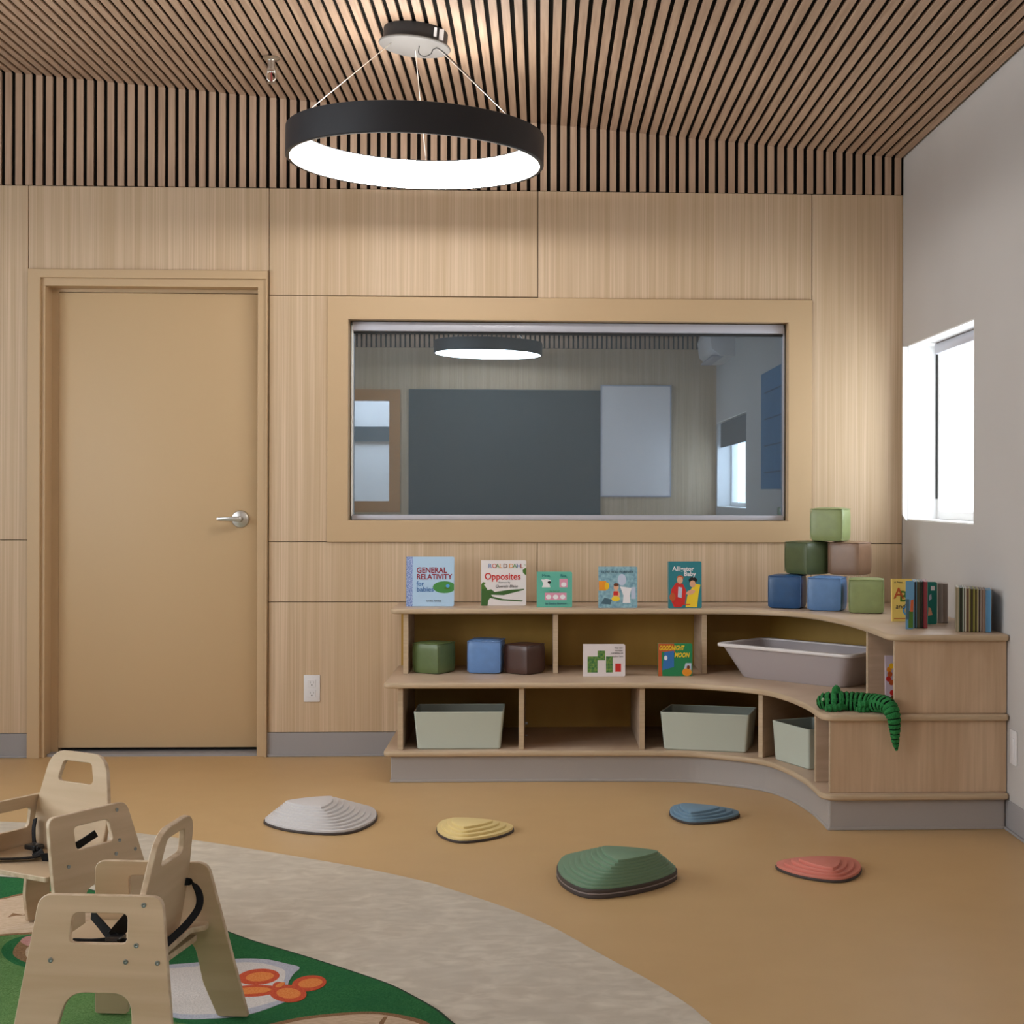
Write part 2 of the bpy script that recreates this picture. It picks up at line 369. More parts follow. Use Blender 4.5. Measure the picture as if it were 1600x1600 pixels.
# door
lx0, lx1, lz0, lz1 = -2.243, -1.322, .030, 2.153
bm = bmesh.new()
prism(bm, [(DX0, 0), (DX0, Zd), (DX1, Zd), (DX1, 0), (lx1+.052, 0), (lx1+.052, lz1+.052), (lx0-.052, lz1+.052), (lx0-.052, 0)], D-.022, D+.03, 'y', bev=.002)
prism(bm, [(lx0-.06, 0), (lx0-.06, lz1+.06), (lx1+.06, lz1+.06), (lx1+.06, 0), (lx1+.012, 0), (lx1+.012, lz1+.016), (lx0-.034, lz1+.016), (lx0-.034, 0)], D-.004, D+.10, 'y', bev=.002)
prism(bm, [(lx0-.06, 0), (lx0-.06, lz1+.06), (lx1+.06, lz1+.06), (lx1+.06, 0), (lx1+.001, 0), (lx1+.001, lz1), (lx0-.001, lz1), (lx0-.001, 0)], D+.088, D+.14, 'y')
d1 = struct(link('door_1', bm, M['beige']))
bx('door_leaf', lx0, lx1, D+.085, D+.13, lz0, lz1-.003, M['beige_door'], d1, .002)
bx('threshold', lx0-.03, lx1+.01, D+.02, D+.30, 0, .012, M['base'], d1)
hc = onY(376, 811, D+.085)
bm = bmesh.new(); lathe(bm, [(0, 0), (.040, 0), (.0415, -.004), (.038, -.010), (.030, -.012), (.014, -.013), (.0115, -.018), (.0115, -.045), (0, -.045)], 32)
bmesh.ops.rotate(bm, verts=bm.verts, matrix=Matrix.Rotation(-PI/2, 3, 'X'))
ros = link('door_handle', bm, M['chrome'], d1, True, hc); ros.rotation_euler = (0, 0, 0)
# lathe axis must stick out of the door (towards -Y)
bm = bmesh.new(); prism(bm, round_poly([(.016, -.011), (.016, .013), (-.02, .013), (-.098, .009), (-.098, -.007), (-.02, -.010)], .006), -.062, -.044, 'y', bev=.003)
link('lever', bm, M['chrome'], ros, True)
# baseboards
for nm, a, b in (('baseboard_back', XL, DX0), ('baseboard_back', DX1, -.60)):
    bm = bmesh.new(); box(bm, a, b, D-.004, D+.02, .0, .1105, 0, .0015, 1); box(bm, a, b, D-.012, D, .0, .010, 0, .003, 2); struct(link(nm, bm, M['base']))
bm = bmesh.new(); box(bm, XR-.004, XR, YB, D, 0, .111, 0, .0015, 1); box(bm, XR-.012, XR, YB, D, 0, .010, 0, .003, 2); struct(link('baseboard_right', bm, M['base']))
bm = bmesh.new(); box(bm, XL, XL+.006, YB, D, 0, .111); struct(link('baseboard_left', bm, M['base']))
# wall behind the camera with its own inner window, seen mirrored in the observation glass
YG = D+.085
def mir(px, py):  # where a thing mirrored in the glass stands on the rear wall
    p = onY(px, py, 2*YG-YB); return p.x, p.z
rx0, rz1 = mir(500, 608); rx1, rz0 = mir(625, 800)
bm = bmesh.new(); holes_wall(bm, XL, XR, 0, 3.4, [(rx0, rx1, rz0, rz1)], 'y', YB-.15, .15); struct(link('wall_rear', bm, M['veneer']))
bm = bmesh.new()
for x in xs: box(bm, x-SW/2, x+SW/2, YB+.004, YB+.016, SB, cz(x)-.002)
box(bm, XL, XR, YB, YB+.004, SB-.002, 2.78, 1); WR = struct(link('trim_1', bm, [M['slat'], M['felt']]))
fr = .085*0+abs(mir(625, 0)[0]-mir(608, 0)[0])
bm = bmesh.new(); prism(bm, [(rx0, rz0), (rx1, rz0), (rx1, rz1), (rx0, rz1)], YB-.14, YB+.015, 'y', holes=[[(rx0+fr, rz0+fr), (rx1-fr, rz0+fr), (rx1-fr, rz1-fr), (rx0+fr, rz1-fr)]])
w5 = struct(link('window_5', bm, mat('orange_stained_frame', (.55, .27, .10), .5)))
bx('glass_pane', rx0+fr, rx1-fr, YB-.08, YB-.075, rz0+fr, rz1-fr, M['clearglass'], w5)
# small bright corridor behind that inner window
bm = bmesh.new(); box(bm, rx0-.8, rx1+.6, YB-1.75, YB-1.70, 0, 2.6); box(bm, rx0-.85, rx0-.8, YB-1.75, YB-.15, 0, 2.6); box(bm, rx1+.6, rx1+.65, YB-1.75, YB-.15, 0, 2.6)
box(bm, rx0-.85, rx1+.65, YB-1.75, YB-.15, 2.6, 2.65); box(bm, rx0-.85, rx1+.65, YB-1.75, YB-.15, -.05, 0)
struct(link('wall_corridor', bm, M['white']))
l = bpy.data.lights.new('corridor_light', 'AREA'); l.size = 1.0; l.energy = 34; l.color = (.93, .97, 1)
o = bpy.data.objects.new('corridor_light', l); COL.objects.link(o); o.location = ((rx0+rx1)/2, YB-.9, 2.55)
tag(bx('roller_shade', rx0-.1, rx1+.2, YB-1.69, YB-1.66, 1.78, 1.94, mat('slate_fabric', (.09, .11, .12), .8)), 'slate roller shade on the corridor wall seen mirrored at the left of the glass', 'blind')
# boards on the rear wall
x0, z1 = mir(940, 603); x1, z0 = mir(1047, 775)
wbd = thing('whiteboard', 'pale whiteboard seen mirrored in the right half of the observation glass', 'whiteboard', ((x0+x1)/2, YB, (z0+z1)/2))
hw, hh = (x1-x0)/2, (z1-z0)/2
bx('writing_surface', -hw, hw, .018, .022, -hh, hh, mat('whiteboard_enamel', (.84, .78, .76), .35), wbd)
bm = bmesh.new(); prism(bm, [(-hw-.01, -hh-.01), (hw+.01, -hh-.01), (hw+.01, hh+.01), (-hw-.01, hh+.01)], .002, .026, 'y', holes=[[(-hw+.004, -hh+.004), (hw-.004, -hh+.004), (hw-.004, hh-.004), (-hw+.004, hh-.004)]]); link('frame', bm, M['alu'], wbd)
x0, z1 = mir(640, 609); x1, z0 = mir(937, 825)
tb = thing('pinboard', 'large dark grey pinboard seen mirrored in the middle of the observation glass', 'pinboard', ((x0+x1)/2, YB, (z0+z1)/2))
hw, hh = (x1-x0)/2, (z1-z0)/2
bx('fabric_panel', -hw, hw, .003, .020, -hh, hh, noisy('charcoal_felt', (.075, .09, .09), (.09, .10, .10), (1, 1, 1), 60, 3, .9), tb)
bm = bmesh.new(); prism(bm, [(-hw-.006, -hh-.006), (hw+.006, -hh-.006), (hw+.006, hh+.006), (-hw-.006, hh+.006)], .001, .023, 'y', holes=[[(-hw, -hh), (hw, -hh), (hw, hh), (-hw, hh)]]); link('frame', bm, mat('grey_edge', (.12, .13, .13), .6), tb)
bb = thing('poster_board', 'blue poster board on the right wall seen mirrored at the right end of the glass', 'board', (XR, 3.25, 1.70))
bx('board_panel', -.012, -.002, -.60, .60, -.44, .44, noisy('blue_card', (.055, .17, .33), (.07, .20, .36), (1, 1, 1), 8, 3, .7), bb)
bm = bmesh.new()
for k in range(4): box(bm, -.0135, -.012, -.42, .42, .28-.2*k, .29-.2*k)
link('written_lines', bm, mat('dark_ink', (.03, .07, .14), .7), bb)
ac = thing('air_conditioner', 'white wall mounted air conditioner high on the right wall seen mirrored in the glass', 'air conditioner', (XR, .55, 2.44))
bm = bmesh.new(); prism(bm, round_poly([(0, 0), (0, .28), (-.20, .28), (-.23, .20), (-.21, .06), (-.13, 0)], [.0, .0, .03, .03, .05, .02]), -.5, .5, 'y', bev=.006)
link('casing', bm, M['plastic'], ac, True); bx('air_louvre', -.20, -.10, -.45, .45, -.006, .010, M['alu'], ac, .003)

# ------------------------------------------------------------------ CORNER BOOKSHELF
def front_top(inset=0):
    p = [(-.66, 6.50), (.2, 6.49), (.775, 6.462), (1.008, 6.380), (1.135, 6.235), (1.215, 5.95), (1.246, 5.69), (1.254, 5.46)]
    return p
def front_low():
    return [(-.66, 6.205), (.1, 6.20), (.555, 6.18), (.735, 6.11), (.893, 5.98), (.966, 5.80), (1.003, 5.58), (1.012, 5.43)]
def shelf_outline(front, yend, cr, inset=0):
    c = crom(front, 8)
    c = [v for v in c]
    if inset:   # offset the curve inward (towards walls)
        q = []
        for i, v in enumerate(c):
            t = (c[min(i+1, len(c)-1)]-c[max(i-1, 0)]).normalized(); q.append(v+Vector((-t.y, t.x))*inset)
        c = q; c[0].x += inset
    xl = c[0].x; xr = 1.698-inset*.1; yend += inset
    ends = round_poly([c[-1], (c[-1].x+.002, yend), (xr, yend), (xr, 6.3)], [0, cr, .012, 0])[0:]
    left = round_poly([(xl, 6.6), (xl, c[0].y), tuple(c[2])], [0, .035 if not inset else .004, 0])[1:-1]
    pts = [(xl, D-.001)]+[tuple(v) for v in left]+[tuple(v) for v in c[2:-1]]+[tuple(v) for v in ends[:-1]]+[(xr, D-.001)]
    return pts
BS = thing('corner_bookshelf', 'stepped grey birch corner bookshelf curving along the back and right walls', 'bookshelf', (.4, 6.5, 0))
def part(name, bm, m, smooth=False, par=None):
    o = link(name, bm, m, par or BS, smooth); o.location = -BS.location if par is None else (0, 0, 0); return o
for zz, fr_, ye, cr in ((.112, front_low(), 5.268, .07), (.3985, front_low(), 5.268, .07), (.688, front_top(), 5.268, .07)):
    bm = bmesh.new(); prism(bm, shelf_outline(fr_, ye, cr), zz, zz+.0235, 'z', mi=0, mie=1, bev=.0085, seg=3); part('shelf', bm, [M['shelf'], M['shelfedge']], True)
bm = bmesh.new(); prism(bm, shelf_outline(front_low(), 5.268, .01, .030), .001, .112, 'z', bev=0); part('plinth', bm, M['plinth'])
bm = bmesh.new(); prism(bm, shelf_outline(front_low(), 5.268, .01, .026), .0, .012, 'z', bev=.003); part('toe_strip', bm, M['plinth'])
ZD, ZM, ZT = .1355, .422, .7115
def vboard(p0, p1, z0, z1, t=.022):
    p0 = Vector(p0); p1 = Vector(p1); d = (p1-p0); L_ = d.length; a = math.atan2(d.y, d.x)
    bm = bmesh.new(); box(bm, 0, L_, -t/2, t/2, z0, z1, 0, .002, 1)
    box(bm, -.0012, .0015, -t/2+.0005, t/2-.0005, z0+.001, z1-.001, 1)
    bmesh.ops.transform(bm, verts=bm.verts, matrix=Matrix.Translation((p0.x, p0.y, 0)) @ Matrix.Rotation(a, 4, 'Z'))
    return part('divider', bm, [M['shelf'], M['shelfedge']])
for px, y in ((634, 6.525), (868, 6.52), (1100.5, 6.50)):
    x = onY(px, 1000, y).x; o = vboard((x, y), (x, 6.84), ZM, .688)
    if px == 634: o.name = 'side_panel'
for px, y in ((625.5, 6.235), (814.7, 6.23), (1003.5, 6.225)):
    x = onY(px, 1100, y).x; o = vboard((x, y), (x, 6.84), ZD, .3985)
    if px == 625.5: o.name = 'side_panel.001'
p = onX(1355, 1030, 1.272); vboard((p.x, p.y), (1.66, p.y+.03), ZM, .688)
p = onX(1274, 1150, 1.035); yl = p.y; vboard((p.x, p.y), (1.66, p.y+.02), ZD, .3985)
p = onY(1188.5, 1100, 6.02); vboard((p.x, 6.02), (1.42, 6.62), ZD, .3985)
ENDP = M['endpanel']
xa = onY(1297, 1180, 5.30).x; xb = 1.6975; xc = onY(1398, 1060, 5.30).x
def endp(x0, z0, z1):
    bm = bmesh.new(); box(bm, x0, xb, 5.298, 5.320, z0, z1, 0, .002, 1); box(bm, x0-.001, x0+.003, 5.2985, 5.3195, z0+.001, z1-.001, 1); part('end_panel', bm, [ENDP, M['shelfedge']])
endp(xa, ZD, .3985); endp(xc, ZM, .688)
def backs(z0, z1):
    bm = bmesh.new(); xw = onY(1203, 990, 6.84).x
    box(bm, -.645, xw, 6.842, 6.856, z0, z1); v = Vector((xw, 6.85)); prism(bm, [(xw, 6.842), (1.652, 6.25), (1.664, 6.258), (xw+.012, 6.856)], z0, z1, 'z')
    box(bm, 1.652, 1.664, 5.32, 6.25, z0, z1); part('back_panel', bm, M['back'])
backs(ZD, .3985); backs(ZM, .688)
for px, py in ((826, 1130), (826, 1150)):
    q = onY(px, py, 6.6); bm = bmesh.new()
    tube(bm, [(onY(822, py, 6.55).x-.004, 6.6, q.z), (onY(822, py, 6.55).x+.006, 6.6, q.z)], .006, 10)
    part('shelf_pin_cap', bm, M['plastic'])

# ------------------------------------------------------------------ soft cubes
def cube(name, label, m, loc, a, s=.150, group=None):
    t = thing(name, label, 'foam block', loc, math.radians(a), group)
    bm = bmesh.new(); bmesh.ops.create_cube(bm, size=1); bmesh.ops.subdivide_edges(bm, edges=bm.edges[:], cuts=9, use_grid_fill=True)
    for v in bm.verts:
        x, y, z = v.co*2; n = 7.0
        L_ = (abs(x)**n+abs(y)**n+abs(z)**n)**(1/n); q = Vector((x, y, z))/L_ if L_ else v.co
        q = Vector((x, y, z))*.35+q*.65
        bul = 1+.030*(1-x*x)*(1-y*y)+.0
        v.co = Vector((q.x*(1+.018*(1-z*z)), q.y*(1+.018*(1-z*z)), q.z*(1.0 if z < 0 else 1+.02*(1-x*x)*(1-y*y))))*s/2
    for v in bm.verts: v.co.z = max(v.co.z, -s/2*.985)
    bmesh.ops.translate(bm, verts=bm.verts, vec=(0, 0, s/2*.985))
    link('cover', bm, m, t, True)
    bm = bmesh.new(); h = s/2*.962; zt = s*.955
    loop = round_poly([(-h, -h), (h, -h), (h, h), (-h, h)], .008); tube(bm, [Vector((q.x, q.y, zt)) for q in loop]+[Vector((loop[0].x, loop[0].y, zt))], .0022, 6)
    for sx in (-1, 1): tube(bm, [(sx*h, -h, .01), (sx*h*1.01, -h*1.01, s/2), (sx*h, -h, zt)], .0018, 6)
    link('piping_seam', bm, m, t, True)
    return t
def cube_at(name, label, m, corner_px, Z, a, s=.150, group=None):
    """a (degrees, clockwise); corner_px = foot of the edge between front and right faces"""
    c = onZ(*corner_px, Z); al = math.radians(-a)
    off = Matrix.Rotation(al, 2) @ Vector((-s/2, s/2)); return cube(name, label, m, (c.x+off.x, c.y+off.y, Z), -a, s, group)
G = 'soft foam cubes on the bookshelf'
cube_at('foam_cube', 'navy blue soft cube at the bottom left of the pyramid', M['f_blue'], (1251.5, 952), ZT, 21, group=G)
cube_at('foam_cube', 'light blue soft cube in the middle of the pyramid bottom row', M['f_light'], (1314, 956), ZT, 23, group=G)
cube_at('foam_cube', 'sage green soft cube at the bottom right of the pyramid beside the books', M['f_green'], (1381.5, 959.5), ZT, 12.5, group=G)
z2 = ZT+.1495
c = onZ(1262, 900, z2); 
cube_at('foam_cube', 'dark olive soft cube in the middle row of the pyramid with a corner forward', M['f_olive'], (1260.5, 899), z2, 58, group=G)
cube_at('foam_cube', 'tan brown soft cube in the middle row of the pyramid, right of the olive one', M['f_brown'], (1342, 900), z2, 36, group=G)
cube_at('foam_cube', 'sage green soft cube on the very top of the pyramid', M['f_green'], (1316.5, 846.5), z2+.1495, 27, group=G)
cube_at('foam_cube', 'moss green soft cube at the left of the upper compartment', M['f_moss'], (684, 1054.5), ZM, 32, .139, group=G)
cube_at('foam_cube', 'bright light blue soft cube between the green and chocolate ones in the upper compartment', M['f_sky'], (782, 1053.5), ZM, 8, .150, group=G)
cube_at('foam_cube', 'chocolate brown soft cube in the left upper compartment against the divider', M['f_choc'], (823.5, 1055.5), ZM, 38, .134, group=G)

# ------------------------------------------------------------------ bins and tray
def tub(bm, bw, bd, tw, td, h, rad=.02, th=.004, lip=.004, outer=0, inner=1):
    def ring(w_, d_, z, r): return [bm.verts.new((q.x, q.y, z)) for q in round_poly([(-w_/2, -d_/2), (w_/2, -d_/2), (w_/2, d_/2), (-w_/2, d_/2)], r, 5)]
    R = [ring(bw-.012, bd-.012, 0, rad), ring(bw, bd, .006, rad), ring(tw, td, h-.008, rad), ring(tw+lip, td+lip, h-.006, rad), ring(tw+lip, td+lip, h, rad), ring(tw-2*th, td-2*th, h, rad), ring(bw-2*th, bd-2*th, .008, rad)]
    for i in range(len(R)-1):
        n = len(R[i])
        for k in range(n): bm.faces.new((R[i][k], R[i][(k+1) % n], R[i+1][(k+1) % n], R[i+1][k])).material_index = inner if i >= 5 else outer
    bm.faces.new(R[0][::-1]).material_index = outer; bm.faces.new(R[-1]).material_index = inner
def storage_bin(label, c, a, w_=.378, d_=.235, h=.158, k=.93):
    t = thing('storage_bin', label, 'storage bin', c, math.radians(-a), 'pale green open bins on the bottom shelf')
    bm = bmesh.new(); tub(bm, w_*k, d_*k, w_, d_, h, .012, lip=.001); link('tub', bm, [M['bin'], M['binshade']], t, True)
    bm = bmesh.new()
    o_ = round_poly([(-w_/2-.0012, -d_/2-.0012), (w_/2+.0012, -d_/2-.0012), (w_/2+.0012, d_/2+.0012), (-w_/2-.0012, d_/2+.0012)], .012, 5)
    i_ = round_poly([(-w_/2+.004, -d_/2+.004), (w_/2-.004, -d_/2+.004), (w_/2-.004, d_/2-.004), (-w_/2+.004, d_/2-.004)], .012, 5)
    prism(bm, o_, h-.004, h+.003, 'z', holes=[i_], bev=.001); link('rim', bm, M['bin'], t)
    return t
p = onZ(717, 1171, ZD); storage_bin('pale grey-green bin at the left end of the bottom shelf', (p.x, p.y+.235*.93/2, ZD), 0)
p = onZ(1101, 1174, ZD); a = 16; off = Matrix.Rotation(math.radians(-a), 2) @ Vector((0, .235*.93/2)); storage_bin('pale grey-green bin right of the empty compartment, turned slightly', (p.x+off.x, p.y+off.y, ZD), a)
p0 = onZ(1205, 1187.5, ZD); p1 = onZ(1271, 1208, ZD); d = (p1-p0).normalized(); a = -math.degrees(math.atan2(d.y, d.x))
wb = .27*.93; cc = p0+d*wb/2; off = Matrix.Rotation(math.radians(-a), 2) @ Vector((0, .235*.93/2)); b3 = (cc.x+off.x, cc.y+off.y, ZD)
print('bin3', a, b3)
storage_bin('pale grey-green bin in the curved corner compartment, partly behind a divider', b3, a, w_=.27, d_=.20)
# tray
p0 = onZ(1154, 1057.5, ZM); p1 = onZ(1298, 1073.5, ZM); d = (p1-p0).normalized(); a = math.atan2(d.y, d.x); print('tray', math.degrees(a), p0, p1)
t = thing('storage_tray', 'large translucent milky tray wedged diagonally in the corner compartment', 'tray', (0, 0, ZM), a)
L_, W_, Hh = .68, .33, .146
cc = p0.xy+d.xy*((L_-.135)/2)+Vector((-d.y, d.x))*((W_-.11)/2); t.location = (cc.x, cc.y, ZM)
bm = bmesh.new(); tub(bm, L_-.135, W_-.11, L_, W_, Hh, .05, .004, .03); link('tub', bm, [M['tray'], M['tray']], t, True)
bm = bmesh.new()
prism(bm, round_poly([(-L_/2-.018, -W_/2-.018), (L_/2+.018, -W_/2-.018), (L_/2+.018, W_/2+.018), (-L_/2-.018, W_/2+.018)], .06, 6), Hh-.012, Hh+.002, 'z', holes=[round_poly([(-L_/2+.006, -W_/2+.006), (L_/2-.006, -W_/2+.006), (L_/2-.006, W_/2-.006), (-L_/2+.006, W_/2-.006)], .05, 6)], bev=.003)
link('rim', bm, mat('pale_rim_plastic', (.74, .70, .70), .3), t, True)

# ------------------------------------------------------------------ BOOKS
def flat(c, n=None): return mat(n or 'print', lin(c), .4)
def book(label, px0, px1, py0, py1, Zs, cover, thick=.022, rz=0, spine=None, rake=3, group='board books facing out'):
    """board book standing face out; returns its front cover (local x across, z up, y=0 at the face)"""
    pa = onZ((px0+px1)/2, py1, Zs); sc = F/(pa-Vector((0, 0, H))).dot(fw); wd = (px1-px0)/sc; ht = (py1-py0)/sc
    t = thing('board_book', label, 'book', (pa.x, pa.y, Zs), math.radians(rz), group); t.rotation_euler = (math.radians(-rake), 0, math.radians(rz)) ; t.location.z += .0005+math.sin(math.radians(rake))*0
    hw = wd/2
    def plate(nm, y0, y1, m, sh=0):
        bm = bmesh.new(); prism(bm, round_poly([(-hw+sh, sh), (hw-sh, sh), (hw-sh, ht-sh), (-hw+sh, ht-sh)], [0, .008, .008, 0], 4), y0, y1, 'y'); return link(nm, bm, m, t)
    fc = plate('front_cover', 0, .0022, cover); plate('page_block', .0022, thick-.0022, M['pages'], .001); plate('back_cover', thick-.0022, thick, cover)
    bx('spine', -hw-.001, -hw, 0, thick, 0, ht, spine or cover, t)
    return t, fc, wd, ht
M['pages'] = noisy('board_pages', (.55, .50, .46), (.72, .68, .64), (1, 400, 1), 1., 1, .6)
def shape(fc, wd, ht, pts, m, lvl=1, nm='printed_shape'):
    """flat printed shape on a cover, coordinates 0..1"""
    bm = bmesh.new(); prism(bm, [((u-.5)*wd, v*ht) for u, v in pts], -.0003*lvl, 0, 'y'); return link(nm, bm, m, fc)
def ell(cx, cy, rx, ry, n=20, a=0):
    ca, sa = math.cos(a), math.sin(a)
    return [(cx+rx*math.cos(2*PI*k/n)*ca-ry*math.sin(2*PI*k/n)*sa, cy+rx*math.cos(2*PI*k/n)*sa+ry*math.sin(2*PI*k/n)*ca) for k in range(n)]
def rect(a, b, c, d): return [(a, c), (b, c), (b, d), (a, d)]
def words(fc, wd, ht, s, u, v, size, m, align='LEFT', shear=0, sx=1, bold=0, rz=0):
    return text(s, size*ht, ((u-.5)*wd, -.0012, v*ht), m, fc, align=align, shear=shear, sx=sx, bold=bold, rot=(PI/2, -rz, 0))
K = {n: flat(c, n) for n, c in dict(ink_crimson=(150, 30, 50), ink_blue=(50, 110, 175), ink_green=(70, 140, 70), ink_dark=(45, 45, 55), ink_red=(205, 45, 40), ink_leaf=(75, 115, 40), ink_forest=(60, 100, 45), ink_pink=(220, 150, 175), ink_white=(235, 232, 235),
     ink_orange=(235, 150, 40), ink_yellow=(240, 205, 50), ink_deepgreen=(20, 120, 75), ink_navy=(30, 60, 110), ink_teal=(30, 120, 125), ink_skin=(225, 170, 135), ink_brown=(110, 60, 35), ink_slate=(70, 100, 115), ink_sky=(90, 160, 215), ink_rust=(190, 90, 45), ink_lav=(190, 200, 220), ink_black=(25, 22, 22), ink_gold=(240, 190, 40)).items()}
# 1 pale blue book
t, fc, wd, ht = book('pale blue board book with crimson title, far left on the top shelf', 635, 709, 870, 947.5, ZT, flat((178, 208, 235), 'pale_blue_cover'), spine=K['ink_blue'])
K['speckle'] = noisy('blue_speckle', lin((60, 95, 175)), lin((190, 205, 235)), (1, 1, 1), 260, 2, .5)
shape(fc, wd, ht, rect(0, .13, 0, 1), K['speckle'], nm='spine_band')
words(fc, wd, ht, 'GENERAL', .21, .675, .155, K['ink_crimson'], sx=.92, bold=.0006); words(fc, wd, ht, 'RELATIVITY', .21, .545, .15, K['ink_crimson'], sx=.92, bold=.0006)
words(fc, wd, ht, 'for', .21, .415, .125, K['ink_blue'], bold=.0003); words(fc, wd, ht, 'babies', .21, .295, .14, K['ink_blue'], bold=.0003)
shape(fc, wd, ht, [(min(u, 1), v) for u, v in ell(.80, .385, .245, .12, 28)], K['ink_green'], 1); shape(fc, wd, ht, ell(.86, .365, .07, .022, 20), K['ink_leaf'], 2, 'printed_ring')
shape(fc, wd, ht, ell(.87, .41, .040, .034), K['ink_sky'], 3, 'printed_ball')
words(fc, wd, ht, 'CHRIS FERRIE', .42, .09, .05, K['ink_dark'])
# 2 white book with long green shape
t, fc, wd, ht = book('white board book with red title and long green snapping shape, second on the top shelf', 752, 822, 875.5, 946.5, ZT, flat((228, 222, 222), 'white_cover'))
cols = ['ink_blue', 'ink_red', 'ink_green', 'ink_orange', 'ink_brown', 'ink_blue', 'ink_orange', 'ink_green', 'ink_blue', 'ink_rust']
u = .15
for ch, cn in zip('ROALD DAHL', cols):
    if ch != ' ': words(fc, wd, ht, ch, u, .83, .135, K[cn])
    u += .083 if ch != ' ' else .05
words(fc, wd, ht, "'S", .95, .87, .06, K['ink_green'])
words(fc, wd, ht, 'Opposites', .07, .575, .205, K['ink_red'], sx=.93, bold=.0007)
words(fc, wd, ht, 'illustrated by', .38, .495, .05, K['ink_dark']); words(fc, wd, ht, 'Quentin Blake', .31, .40, .085, K['ink_dark'], shear=.3)
shape(fc, wd, ht, [(0, 0), (.14, 0), (.16, .12), (.20, .17), (.45, .115), (.9, .09), (.93, .115), (.5, .145), (.25, .20), (.22, .24), (.5, .23), (.95, .345), (.96, .37), (.6, .345), (.3, .30), (.22, .36), (.14, .34), (.12, .38), (0, .36)], K['ink_forest'], 1, 'printed_green_jaw')
shape(fc, wd, ht, [(0, .36), (.12, .38), (.06, .46), (.10, .50), (.04, .52), (0, .47)], K['ink_leaf'], 1); shape(fc, wd, ht, [(.93, .72), (1, .66), (1, .84), (.96, .82), (.92, .78)], K['ink_leaf'], 1)
# 3 small mint book
t, fc, wd, ht = book('small mint green board book with two pink animal squares, third on the top shelf', 839, 894, 893.5, 949, ZT, flat((96, 178, 158), 'mint_cover'))
words(fc, wd, ht, 'Moo,', .14, .85, .12, K['ink_teal']); words(fc, wd, ht, 'Baa,', .66, .85, .12, K['ink_teal'])
shape(fc, wd, ht, [(.14, .56), (.18, .66), (.12, .78), (.2, .78), (.26, .80), (.32, .78), (.40, .76), (.35, .66), (.38, .56)], K['ink_white'], 1); shape(fc, wd, ht, ell(.35, .70, .05, .035), K['ink_black'], 2)
shape(fc, wd, ht, rect(.64, .87, .56, .80), K['ink_pink'], 1); shape(fc, wd, ht, ell(.76, .64, .075, .065), K['ink_white'], 2)
shape(fc, wd, ht, rect(.22, .84, .20, .41), K['ink_pink'], 1)
for uu in (.33, .53, .73): shape(fc, wd, ht, ell(uu, .29, .075, .065), K['ink_white'], 2)
words(fc, wd, ht, 'La La La!', .36, .43, .08, K['ink_green'])
words(fc, wd, ht, 'by Sandra Boynton', .24, .08, .078, K['ink_navy'])
# 4 blue bathroom picture book
t, fc, wd, ht = book('dusty blue board book with a seated child drawing, fourth on the top shelf', 935.5, 996, 885.5, 950, ZT, noisy('dusty_blue_cover', lin((110, 150, 170)), lin((150, 190, 200)), (1, 1, 1), 60, 4, .4), thick=.03)
words(fc, wd, ht, 'LOVE YOU FOREVER', .07, .84, .085, K['ink_slate'], bold=.0002)
shape(fc, wd, ht, rect(0, .19, .42, .65), K['ink_orange'], 1); shape(fc, wd, ht, ell(.21, .53, .06, .09), K['ink_gold'], 2)
shape(fc, wd, ht, ell(.60, .68, .11, .14), K['ink_lav'], 1); shape(fc, wd, ht, [(.55, .52), (.85, .48), (.80, .30), (.82, .12), (.62, .12), (.64, .30)], K['ink_white'], 1)
shape(fc, wd, ht, [(.36, .16), (.52, .18), (.55, .34), (.50, .42), (.40, .42), (.36, .30)], K['ink_skin'], 2); shape(fc, wd, ht, rect(.38, .50, .30, .40), K['ink_red'], 3)
shape(fc, wd, ht, ell(.45, .50, .065, .075), K['ink_skin'], 2); shape(fc, wd, ht, ell(.45, .56, .065, .04), K['ink_brown'], 3); shape(fc, wd, ht, ell(.44, .22, .11, .06), K['ink_yellow'], 3)
shape(fc, wd, ht, rect(.84, .95, .22, .50), K['ink_lav'], 1); shape(fc, wd, ht, [(.05, .10), (.3, .08), (.34, .2), (.15, .25)], K['ink_slate'], 1)
# 5 teal book
t, fc, wd, ht = book('teal board book showing two children in red and yellow, rightmost facing out on top', 1045.5, 1097, 877.5, 950.5, ZT, flat((45, 125, 135), 'teal_cover'), thick=.034, rz=4)
words(fc, wd, ht, 'Alligator', .10, .80, .135, K['ink_white'], bold=.0006); words(fc, wd, ht, 'Baby', .45, .69, .135, K['ink_white'], bold=.0006)
shape(fc, wd, ht, [(.02, .22), (.08, .42), (.22, .55), (.42, .52), (.52, .38), (.48, .10), (.35, .02), (.15, .02)], K['ink_red'], 1); shape(fc, wd, ht, ell(.10, .24, .09, .09), K['ink_rust'], 2)
shape(fc, wd, ht, ell(.33, .60, .09, .075), K['ink_skin'], 3); shape(fc, wd, ht, ell(.34, .655, .10, .045), K['ink_rust'], 2); shape(fc, wd, ht, [(.26, .24), (.38, .22), (.40, .44), (.28, .46)], K['ink_lav'], 2)
shape(fc, wd, ht, [(.50, .02), (.85, .02), (.90, .30), (.96, .50), (.82, .52), (.66, .40), (.55, .25)], K['ink_yellow'], 2); shape(fc, wd, ht, ell(.72, .52, .09, .075), K['ink_skin'], 4); shape(fc, wd, ht, ell(.73, .60, .13, .065), K['ink_black'], 3)
shape(fc, wd, ht, ell(.66, .34, .14, .05, a=.2), K['ink_skin'], 3); shape(fc, wd, ht, rect(.34, .64, .075, .09), K['ink_red'], 4)
